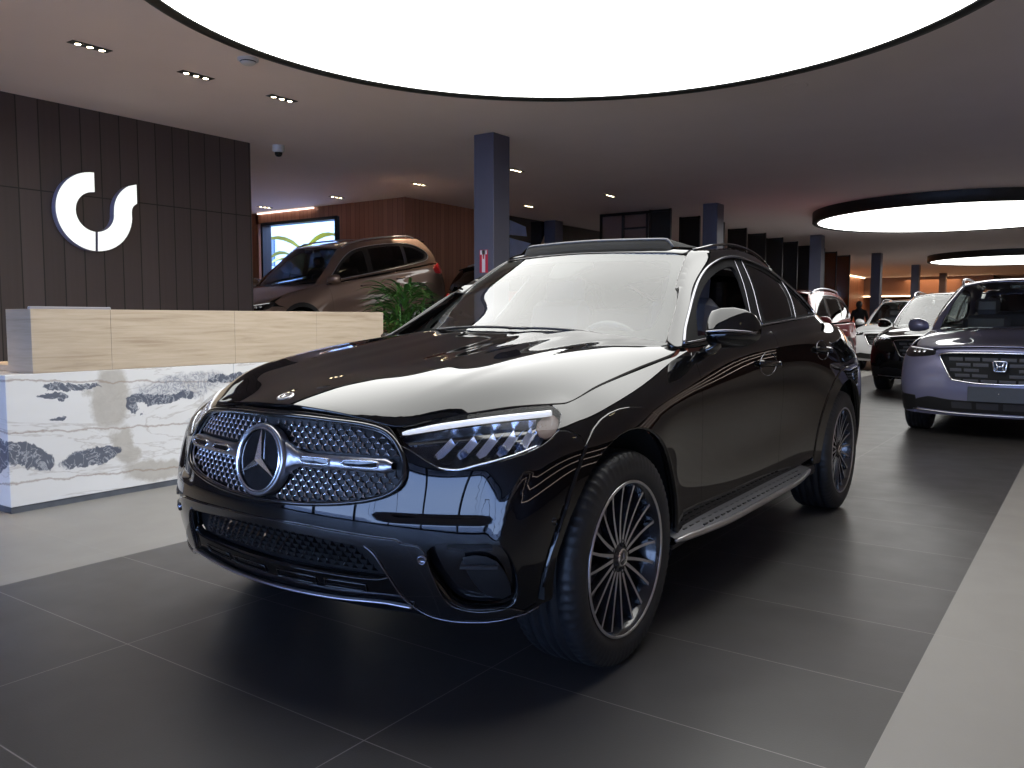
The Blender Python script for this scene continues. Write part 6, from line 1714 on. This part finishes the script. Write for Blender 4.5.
for k in range(280):
    a = rnd.uniform(0, 2 * pi); h_ = rnd.uniform(.65, 1.50); r = rnd.uniform(.0, .26) * (1 if h_ < 1.3 else .6)
    leaf(m, (r * cos(a), r * sin(a), h_), a + rnd.uniform(-.7, .7), rnd.uniform(.30, .52), rnd.uniform(.35, 1.1), rnd.uniform(.013, .026))
m.build('leaves', M['leaf'], pt)
yb = empty('banana_plant', (-15.6, 13.6, 0), 0, 'yellow green broad leaved plant outside the back left window', 'plant')
m = MB(); m.tube([(0, 0, 0), (0, 0, 2.2)], .08, 8); m.build('trunk', M['leaf'], yb)
m = MB()
for k in range(9): leaf(m, (0, 0, 2.0 + .1 * k), k * 2.4, 1.4, .8, .16)
m.build('leaves', M['leaf_yellow'], yb)
# ---- a person far back, dressed in black
def person():
    # forward is -Y here; standing with head a little lowered
    J = {'pel': (0, 0, .95), 'sp': (0, .01, 1.15), 'ch': (0, .0, 1.35), 'nk': (0, -.02, 1.50), 'hd': (0, -.05, 1.60), 'ht': (0, -.05, 1.70)}
    E_ = [('pel', 'sp'), ('sp', 'ch'), ('ch', 'nk'), ('nk', 'hd'), ('hd', 'ht')]
    rad = {'pel': (.16, .11), 'sp': (.145, .10), 'ch': (.17, .115), 'nk': (.055, .055), 'hd': (.082, .095), 'ht': (.065, .075)}
    for s, k in ((1, 'l'), (-1, 'r')):
        J.update({'sh' + k: (.19 * s, 0, 1.42), 'el' + k: (.25 * s, .03, 1.14), 'wr' + k: (.20 * s, -.14, .96), 'hp' + k: (.095 * s, 0, .88), 'kn' + k: (.10 * s, -.01, .48), 'an' + k: (.10 * s, .02, .09), 'to' + k: (.11 * s, -.15, .035)})
        E_ += [('ch', 'sh' + k), ('sh' + k, 'el' + k), ('el' + k, 'wr' + k), ('pel', 'hp' + k), ('hp' + k, 'kn' + k), ('kn' + k, 'an' + k), ('an' + k, 'to' + k)]
        rad.update({'sh' + k: (.06, .06), 'el' + k: (.045, .045), 'wr' + k: (.03, .03), 'hp' + k: (.09, .09), 'kn' + k: (.06, .06), 'an' + k: (.042, .045), 'to' + k: (.035, .035)})
        # hand: palm and fingers
        J['pm' + k] = (.19 * s, -.20, .93); E_.append(('wr' + k, 'pm' + k)); rad['pm' + k] = (.026, .018)
        for q in range(4):
            J['f%d' % q + k] = ((.19 + (q - 1.5) * .018) * s, -.28 - .01 * (q in (1, 2)), .90); E_.append(('pm' + k, 'f%d' % q + k)); rad['f%d' % q + k] = (.008, .008)
        J['th' + k] = (.15 * s, -.23, .95); E_.append(('wr' + k, 'th' + k)); rad['th' + k] = (.010, .010)
    names = list(J); me = bpy.data.meshes.new('person'); me.from_pydata([J[n_] for n_ in names], [(names.index(a), names.index(b)) for a, b in E_], [])
    o = bpy.data.objects.new('person', me); C.objects.link(o)
    o.modifiers.new('skin', 'SKIN')
    for i, n_ in enumerate(names): me.skin_vertices[0].data[i].radius = rad[n_]
    me.skin_vertices[0].data[names.index('pel')].use_root = True
    s = o.modifiers.new('sub', 'SUBSURF'); s.levels = 1; s.render_levels = 1
    me.materials.append(M['dark_cloth'])
    return o
pr = person(); pr.location = (-6.2, 27.9, 0); tag(pr, 'person dressed in black standing far back in front of the orange lit wall', 'person')
m = MB(); m.lathe([(0, .115), (.05, .10), (.085, .055), (.094, 0), (.088, -.05), (.07, -.09)], 16, (0, -.045, 1.645)); m.build('hair', M['pot_black'], pr, fixn=True)
w = bpy.data.worlds.new('sky'); bpy.context.scene.world = w; w.use_nodes = True
n = w.node_tree.nodes; t = w.node_tree
tc = n.new('ShaderNodeTexCoord'); sx = n.new('ShaderNodeSeparateXYZ'); t.links.new(tc.outputs['Generated'], sx.inputs[0])
rp_ = n.new('ShaderNodeValToRGB'); t.links.new(sx.outputs[2], rp_.inputs[0]); e = rp_.color_ramp.elements
e[0].position, e[0].color = 0.0, (.45, .60, 1, 1); e[1].position, e[1].color = .6, (.20, .38, .95, 1)
bg = n['Background']; t.links.new(rp_.outputs[0], bg.inputs[0]); bg.inputs[1].default_value = 7.5
# ---------------------------------------------------------------- camera
cd = bpy.data.cameras.new('camera'); co = bpy.data.objects.new('camera', cd); C.objects.link(co)
f_px, pitch, yaw, roll = 831.85, .0782347, .6127531, .0015333
cd.sensor_fit = 'HORIZONTAL'; cd.sensor_width = 36; cd.lens = f_px / 1024 * 36
cd.clip_start = .05; cd.clip_end = 400
co.rotation_mode = 'XYZ'
Fw = V((-sin(yaw) * cos(pitch), cos(yaw) * cos(pitch), -sin(pitch))); Rt = V((cos(yaw), sin(yaw), 0)); Up = Rt.cross(Fw)
R2 = Rt * cos(roll) + Up * sin(roll); U2 = -Rt * sin(roll) + Up * cos(roll)
co.matrix_world = Matrix(((R2.x, U2.x, -Fw.x, 0), (R2.y, U2.y, -Fw.y, 0), (R2.z, U2.z, -Fw.z, CAM_H), (0, 0, 0, 1)))
bpy.context.scene.camera = co
vs = bpy.context.scene.view_settings
vs.view_transform = 'Standard'; vs.look = 'None'; vs.exposure = 0.2; vs.gamma = 1.0; vs.use_curve_mapping = False
